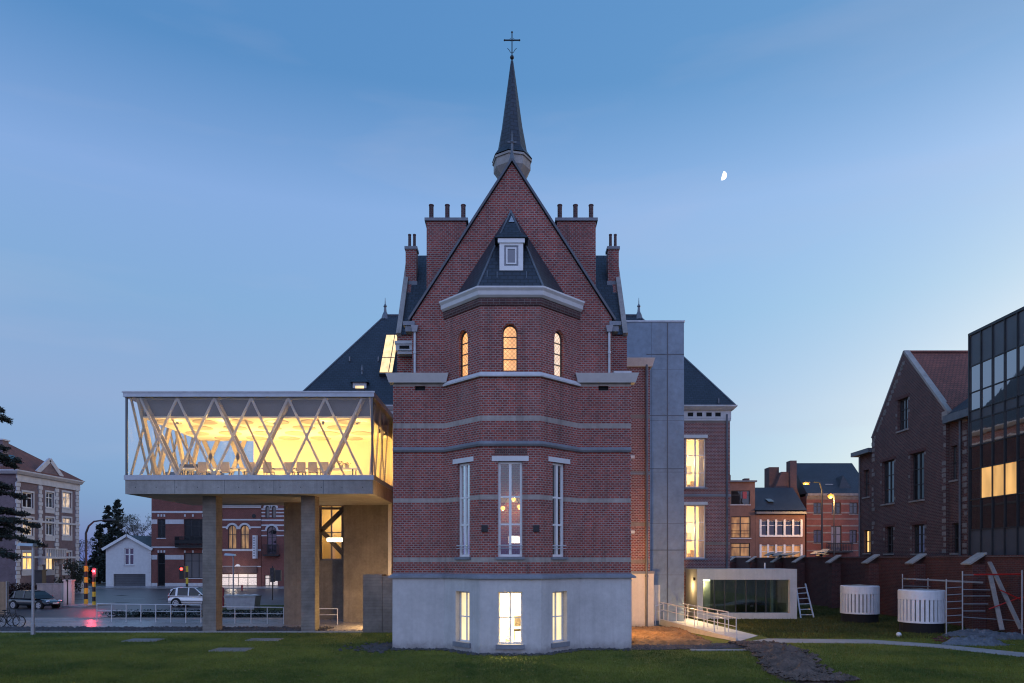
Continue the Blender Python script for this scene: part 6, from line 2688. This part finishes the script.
# dark lean-to roof of the right hand wing and rain pipes
wr = MB()
wr.add([(SX - .4, yw1, 13.65), (SX - .4, yr - .05, 13.65), (SX + 5, yr - .05, 17.6), (SX + 5, yw1, 17.6)], [(0, 1, 2, 3)])
wr.build('wing_roof', M['slate'], OH, recalc=False)
dmr = MB()
dmr.box(HX + 1.2, HX + 4, 43.6, 45.6, 13.6, 15.6)
dmr.add([(HX + .8, 43.4, 15.5), (HX + .8, 45.9, 15.5), (HX + 5, 45.9, 17.2), (HX + 5, 43.4, 17.2)], [(0, 1, 2, 3)])
dmr.build('roof_dormer', M['slate'], OH)
pp = MB()
for px in (957.5, 943.5):
    y = hy_(px)
    pp.tube([(SX - .1, y, 13.1), (SX - .1, y, 0)], .07, 7)
pp.tube([(SX - .1, hy_(857.5), 12.7), (SX - .1, hy_(857.5), 0)], .06, 7)
pp.build('downpipe', M['lead'], OH)

# ================================================================== GLASS OFFICE BLOCK
OX = 28.3
OB = thing('glass_office', 'dark glass curtain walled office block at the right edge with one lit room', 'office block', (OX, 40, 0))
yo1 = FPX * OX / (970.3 - 512)
yo0 = 30.0
zt = 4 + 225.5 * yo1 / FPX
F = FXN(OX)
MB().box(OX + .12, OX + 14, yo0, yo1, 0, zt - .02).build('core', M['panel_grey'], OB)
mod = 1.02
cols = [-yo1 + mod * k for k in range(int((yo1 - yo0) / mod) + 1)]
lv = [4 - (py - 560) * yo1 / FPX for py in (335, 367, 393.5, 411.5, 421.5, 447, 470, 500, 530, 558, 590)]
roles = ['panel_grey', 'pane_office', 'pane_office', 'panel_grey', 'pane_office', 'pane_office', 'pane_office', 'pane_office', 'panel_grey', 'pane_office']
lit = []
for j in range(len(lv) - 1):
    for k in range(len(cols) - 1):
        pm_ = (FPX * OX / (-(cols[k] + cols[k + 1]) / 2)) + 512
        py = 560 - ((lv[j] + lv[j + 1]) / 2 - 4) * FPX / (-(cols[k] + cols[k + 1]) / 2)
        mat = roles[j]
        if j in (5, 6) and 979 < pm_ < 1014 and mat == 'pane_office' and j == 6:
            mat = 'lit_office'
        elif mat == 'pane_office' and j >= 5:
            mat = 'pane_office_low'
        g = MB().fbox(F, cols[k] + .03, cols[k + 1] - .03, lv[j + 1] + .03, lv[j] - .03, -.08, .0)
        if pm_ < 1060:
            g.build('glass_panel' if mat != 'panel_grey' else 'spandrel_panel', M[mat], OB)
ml = MB()
for u in cols:
    ml.fbox(F, u - .035, u + .035, 0, zt, -.1, .07)
for z in lv:
    ml.fbox(F, -yo1, -yo0, z - .035, z + .035, -.1, .05)
ml.fbox(F, -yo1 - .06, -yo0, zt - .1, zt + .06, -.3, .09)
ml.fbox(F, -yo1 - .08, -yo1, 0, zt + .06, -.3, .09)
ml.build('mullion', M['metal_dark'], OB)

# ================================================================== TOWN HOUSES BEYOND THE WALL
YB = 96
T1, F, x0, x1 = row_house('apartment_building', 'brown brick flats with lit windows right behind the rear brick wing', 'apartment building', YB, 722, 755, wz(482, YB), 'brick_brown',
                          [(731, 750, 490.5, 504.5, 'pane_dark', 0, 2), (731, 750.5, 516.5, 538, 'lit_dim', 0, 2), (731, 750, 543, 556.5, 'lit_dim', 0, 2)], flat_cornice=False)
MB().fbox(F, x0, x1 + .2, wz(482, YB), wz(480.5, YB), -.4, .3).build('parapet', M['lead'], T1)
c = MB().box(wx(747, YB), wx(752, YB), YB + 1, YB + 2, wz(481, YB), wz(477.5, YB)).build('chimney', M['brick_dark'], T1)
c = MB().box(wx(729, YB), wx(733, YB), YB + 1, YB + 2, wz(481, YB), wz(474, YB)).build('chimney', M['brick_dark'], T1)
MB().fbox(F, wx(743, YB), wx(747, YB), wz(498.5, YB), wz(491.5, YB), -.13, -.10).build('window_poster', M['red_sign'], T1)
rl = MB()
for py in (530.5, 533.5):
    rl.fbox(F, wx(731, YB), wx(750, YB), wz(py + .4, YB), wz(py, YB), .02, .06)
rl.build('balcony_rail', M['iron'], T1)

T2, F, x0, x1 = row_house('terrace_house', 'brick terrace house with slate roof and white framed window bands', 'house', YB, 755.3, 805, wz(513, YB), 'brick_brown',
                          [(761, 801.5, 520.5, 535.5, 'pane_dark', 0, 5), (760, 801.5, 545, 566, 'lit_dim', 0, 5)], roof=(3.6, 'slate'), frame='frame_white', flat_cornice=False)
fr = MB()
for (ya, yb) in ((519.5, 536.5), (544.5, 567)):
    for px in (760.5, 768, 776, 784.5, 793, 801.5):
        fr.fbox(F, wx(px - 1.0, YB), wx(px + 1.0, YB), wz(yb, YB), wz(ya, YB), -.05, .06)
    fr.fbox(F, wx(760, YB), wx(802, YB), wz(536.8, YB), wz(535.3, YB), .061, .1) if ya < 530 else None
fr.build('window_surround', M['frame_white'], T2)
MB().fbox(F, x0, x1, wz(514, YB), wz(511.8, YB), -.2, .5).build('gutter', M['lead'], T2)
vx = MB()
vx.hexa([(wx(771, YB), YB + .9, wz(501, YB)), (wx(777, YB), YB + .9, wz(501, YB)), (wx(777, YB), YB + 1.2, wz(501, YB)), (wx(771, YB), YB + 1.2, wz(501, YB)),
         (wx(770, YB), YB + 1.9, wz(497.5, YB)), (wx(776, YB), YB + 1.9, wz(497.5, YB)), (wx(776, YB), YB + 2.2, wz(497.5, YB)), (wx(770, YB), YB + 2.2, wz(497.5, YB))])
vx.build('roof_light', M['pane_sky'], T2)

YC = 100
T3, F, x0, x1 = row_house('town_house', 'tall brick town house with pale bands, big slate roof and a balcony', 'house', YC, 806.5, 870, wz(496, YC), 'brick_town',
                          [(813.5, 822, 502.5, 514, 'pane_dark', 0, 2), (832, 841, 502.5, 514, 'pane_dark', 0, 2), (849.5, 858, 502.5, 514, 'pane_dark', 0, 2),
                           (813.5, 822, 530, 543, 'pane_dark', 0, 2), (831, 841.5, 526, 552, 'pane_curtain', 0, 2), (849.5, 857, 530, 543, 'pane_dark', 0, 2)],
                          bands=((497.5, 499.5), (503, 504.6), (512, 513.4), (518.5, 519.5), (525, 526.4), (532, 533.4), (541, 542.4), (550, 551.2)), roof=(5.1, 'slate'), depth=11, trim='worn_stone')
b = MB()
bx0, bx1 = wx(824, YC), wx(850, YC)
b.box(bx0, bx1, YC - .9, YC, wz(552.5, YC), wz(551, YC))
for k in range(18):
    x = bx0 + (bx1 - bx0) * k / 17
    b.box(x - .03, x + .03, YC - .9, YC - .84, wz(551, YC), wz(543.5, YC))
b.box(bx0, bx1, YC - .93, YC - .82, wz(544, YC), wz(543, YC))
b.build('balcony', M['iron'], T3)
c = MB().box(wx(794.5, YC), wx(801, YC), YC + 1.5, YC + 3, 8, wz(461, YC + 2)).build('chimney', M['brick_dark'], T3)
c = MB().box(wx(777, YC), wx(787, YC), YC + 3, YC + 5, 8, wz(468, YC + 4)).build('chimney', M['brick_dark'], T3)
gs = MB()
gs.panel(Frame((0, YC + 2.0, 0), (1, 0, 0), (0, -1, 0)), [(wx(780, YC), 6), (wx(806.3, YC), 6), (wx(806.3, YC), wz(497, YC)), (wx(797, YC), wz(470, YC)), (wx(787, YC), wz(470, YC)), (wx(780, YC), wz(488, YC))], [], 1.5)
gs.build('gable_wall', M['brick_dark'], T3)
dm2 = MB()
dm2.box(wx(829, YC), wx(837, YC), YC + 1.2, YC + 3, wz(489, YC), wz(483, YC))
dm2.build('roof_light', M['pane_sky'], T3)
sp2 = MB()
sp2.add([(wx(838, YC), YC + .2, wz(494, YC)), (wx(856, YC), YC + .2, wz(494, YC)), (wx(847, YC), YC + 1.2, wz(474, YC)), (wx(856, YC), YC + 5, wz(480, YC)), (wx(838, YC), YC + 5, wz(480, YC))], [(0, 1, 2), (1, 3, 2), (4, 0, 2)])
sp2.build('roof_gable', M['slate'], T3)

# ------------------------------------------------------------------ street lamps (sodium)
yl_ = 74
xp_ = wx(822, yl_)
t = thing('street_lamp', 'tall dark post street lamp whose arm reaches left to a glowing orange head', 'street lamp', (xp_, yl_, 0))
zt = wz(485, yl_)
MB().tube([(xp_, yl_, 0), (xp_, yl_, wz(490, yl_)), (xp_ - .25, yl_, zt + .25), (xp_ - .8, yl_, zt + .32), (xp_ - 1.35, yl_, zt + .3)], .1, 8, .05).build('pole', M['metal_dark'], t)
MB().ball((xp_ - 1.7, yl_, zt + .3), .3, 10, 6, 1.5, .7, .6).build('lamp_head', M['metal_dark'], t, smooth=True)
MB().ball((xp_ - 1.7, yl_ - .02, zt + .16), .24, 10, 6, 1.4, .8, .55).build('lens', M['sodium'], t, smooth=True)
lamp('street_light', 'POINT', (xp_ - 1.7, yl_ - .3, zt - .3), 900, (1, .5, .14), .15, t)
yl_ = 91
xp_ = wx(834, yl_)
t = thing('street_lamp', 'bright orange street lamp in front of the tall brick town house', 'street lamp', (xp_, yl_, 0))
zt = wz(496, yl_)
MB().tube([(xp_, yl_, 0), (xp_, yl_, zt + .1), (xp_ - .2, yl_, zt + .3)], .09, 8, .05).build('pole', M['metal_dark'], t)
MB().ball((xp_ - .5, yl_, zt + .2), .3, 10, 6, 1.3, .8, .5).build('lamp_head', M['metal_dark'], t, smooth=True)
MB().ball((xp_ - .5, yl_ - .05, zt), .33, 12, 8).build('lens', M['sodium'], t, smooth=True)
lamp('street_light', 'POINT', (xp_ - .5, yl_ - .5, zt - .6), 2300, (1, .5, .14), .15, t)

# ------------------------------------------------------------------ white ribbed tanks
def tank(label, loc):
    t = thing('ribbed_tank', label, 'tank', (0, 0, 0), 'white ribbed tanks')
    R = 1.13
    MB().lathe([(R - .09, .44), (R - .09, 2.28), (R - .6, 2.38), (.02, 2.42)], 40, (0, 0, 0)).build('drum', M['concrete'], t, smooth=False)
    r = MB()
    r.lathe([(R, 1.82), (R + .03, 1.84), (R + .03, 2.30), (R - .02, 2.35), (R - .05, 2.35), (R - .05, 1.82)], 40, (0, 0, 0), cap=False)
    r.lathe([(R - .05, .56), (R + .03, .56), (R + .03, .66), (R - .05, .66)], 40, (0, 0, 0), cap=False)
    build_each(r, 'rim', M['tank_white'], t)
    rb_ = MB()
    for k in range(32):
        a = 2 * PI * k / 32
        c = Vector((math.cos(a), math.sin(a), 0))
        rb_.bar(c * (R - .01) + Vector((0, 0, .6)), c * (R - .01) + Vector((0, 0, 1.83)), .15, .06, tuple(c))
    rb_.build('rib', M['tank_white'], t)
    MB().lathe([(R - .08, -.1), (R - .04, .0), (R - .04, .56), (.1, .56)], 32, (0, 0, 0)).build('base', M['void'], t)
    t.location = loc
    return t


tk = tank('white ribbed round tank by the garden wall, farther from the scaffold', (22.5, 45.3, 0))
dup(tk, (22.75, 38.9, 0), .3, 'white ribbed round tank beside the scaffold, the nearer one')
o = MB().ball((wx(898.8, 36.6), 36.6, .1), .13, 14, 10).build('stone_ball', M['tank_white'], smooth=True)
tag(o, 'small white round ball on the grass before the nearer ribbed tank', 'ball')

# ------------------------------------------------------------------ ladder against the pavilion
t = thing('ladder', 'pale wooden ladder leaning by the right end of the glass pavilion', 'ladder', (wx(804, 49), 49, 0))
la, lb2 = (wx(799, 48.6), 48.3, 0), (wx(800, 48.6), 49.3, wz(585, 48.6))
ra, rb2 = (wx(812, 48.6), 48.3, 0), (wx(809.5, 48.6), 49.3, wz(584, 48.6))
for a, b_ in ((la, lb2), (ra, rb2)):
    MB().bar(a, b_, .09, .06).build('rail', M['rail_white'], t)
for k in range(6):
    f = (k + .6) / 6.3
    MB().bar(Vector(la).lerp(Vector(lb2), f), Vector(ra).lerp(Vector(rb2), f), .06, .05).build('rung', M['rail_white'], t)

# ------------------------------------------------------------------ scaffold
SF = thing('scaffold', 'tubular metal scaffold with plank deck leaning by the garden wall at the right edge', 'scaffold', (22.5, 37, 0))
YS_ = 37.0


def sp_(px, py, y=YS_):
    return Vector((wx(px, y), y, wz(py, y)))


for px, pt_, y in ((902.5, 574, 40.8), (946.3, 579, 37.0), (962.5, 571, 37.0), (1022, 570, 35.6), (991, 583, 40.4), (928, 578, 41.0), (1030, 570, 39.0)):
    x = wx(px, y)
    MB().tube([(x, y, 0), (x, y, wz(pt_, y))], .035, 6).build('post', M['galvanised'], SF)
for k, py in enumerate((591, 598, 605, 612, 619, 626)):
    MB().tube([sp_(946.3, py - 3), sp_(962.5, py - 4)], .024, 6).build('rung', M['galvanised'], SF)
for a, b_ in (((962.5, 575), (1022, 575)), ((962.5, 589.5), (990, 590)), ((962.5, 596), (990, 596)), ((962.5, 604), (988, 604)), ((962.5, 617), (1022, 621)), ((962.5, 611), (985, 611))):
    MB().tube([sp_(*a), sp_(*b_)], .028, 6).build('brace', M['galvanised'], SF)
MB().tube([sp_(903, 579, 40.8), sp_(946, 581, 37.0)], .03, 6).build('brace', M['galvanised'], SF)
MB().tube([sp_(903, 586, 40.8), sp_(930, 586.5, 40.9)], .03, 6).build('brace', M['galvanised'], SF)
dk = MB()
for k in range(4):
    dk.bar(sp_(903 + 4 * k, 578.5 + k * .3, 40.0 - .35 * k), sp_(982, 582 + k * .3, 39.5 - .4 * k), .26, .06)
dk.build('plank', M['timber_grey'], SF)
rd = MB()
rd.tube([sp_(974, 574.6, 36.95), sp_(1022, 574.2, 36.95)], .045, 6)
rd.tube([sp_(989, 609), sp_(1024, 596)], .03, 6)
rd.tube([sp_(1000, 590), sp_(1024, 601)], .03, 6)
rd.build('red_bar', M['red_plastic'], SF)
for k, (a, b_) in enumerate((((989.5, 562), (1021, 629)), ((990, 574), (1002, 630)))):
    t = MB()
    t.bar(sp_(*a, 38.2 - k * .2), sp_(*b_, 36.2 + k * .4), .22, .08)
    o = t.build('wooden_prop', M['timber_grey'])
    tag(o, ('long grey board leaning across the scaffold to the ground at right' if k == 0 else 'steeper grey board leaning inside the scaffold'), 'board', 'leaning boards')


def tarp(label, cx, cy, rx, ry, h, seed, mat='tarp'):
    mb = MB()
    n, m = 34, 24
    for j in range(m + 1):
        for i in range(n + 1):
            u, v = i / n * 2 - 1, j / m * 2 - 1
            rr = math.sqrt(u * u + v * v)
            ed = max(0, 1 - (rr + .25 * mn.noise(Vector((u * 2, v * 2, seed)))) ** 2)
            z = h * ed * (.5 + .6 * abs(mn.noise(Vector((u * 2.2, v * 2.2, seed + 3.3)))) + .5 * abs(mn.noise(Vector((u * 5, v * 4, seed + 1))))) - .03
            mb.v.append(Vector((cx + u * rx, cy + v * ry, z)))
    for j in range(m):
        for i in range(n):
            a = j * (n + 1) + i
            mb.f.append((a, a + 1, a + n + 2, a + n + 1))
    o = mb.build('tarpaulin', M[mat], recalc=False)
    tag(o, label, 'tarpaulin', 'crumpled tarpaulins')
    return o


tarp('crumpled grey tarpaulin heap under the scaffold', wx(976, 36.8), 36.8, 1.9, 1.0, .5, 2.0)
tarp('crumpled grey tarpaulin heap lying at the edge of the path', wx(975, 33.4), 33.3, 1.75, .8, .45, 9.0)
tarp('flat crumpled sheet at the right edge below the leaning boards', wx(1012, 35.6), 35.6, 1.6, .7, .4, 15.0)
random.seed(90)
t = thing('brick_pile', 'small pile of reddish bricks beside the path tarpaulin', 'bricks', (wx(944, 34.4), 34.4, 0))
mb = MB()
for k in range(14):
    x, y = wx(944, 34.4) + random.uniform(-.45, .45), 34.4 + random.uniform(-.3, .3)
    a = random.uniform(0, PI)
    d = Vector((math.cos(a), math.sin(a), 0)) * .11
    mb.bar(Vector((x, y, .06 + .07 * (k % 3))) - d, Vector((x, y, .06 + .07 * (k % 3))) + d, .1, .065)
mb.build('bricks', M['brick_garden'], t)

# ------------------------------------------------------------------ moon
mo = MB()
R_ = 8.8
YM = 1500.0
c = Vector((wx(724, YM), YM, wz(176, YM)))
n, m = 10, 12
rows = []
for j in range(m + 1):
    ph = -PI / 2 + PI * j / m
    for i in range(n + 1):
        th = -PI / 2 + PI * i / n
        # right half sphere with a gently bulging left limb
        x = R_ * math.cos(ph) * (math.cos(th))
        y = -R_ * math.cos(ph) * math.sin(th)
        mo.v.append(Vector((x, y, R_ * math.sin(ph))))
for j in range(m):
    for i in range(n):
        a = j * (n + 1) + i
        mo.f.append((a, a + 1, a + n + 2, a + n + 1))
rot = Matrix.Rotation(math.radians(12), 3, 'Y')
mo.v = [rot @ Vector((p.x - 3.0, p.y, p.z)) + c for p in mo.v]
o = mo.build('moon', M['moon_glow'], recalc=False)
tag(o, 'small bright half moon in the clear evening sky', 'moon')
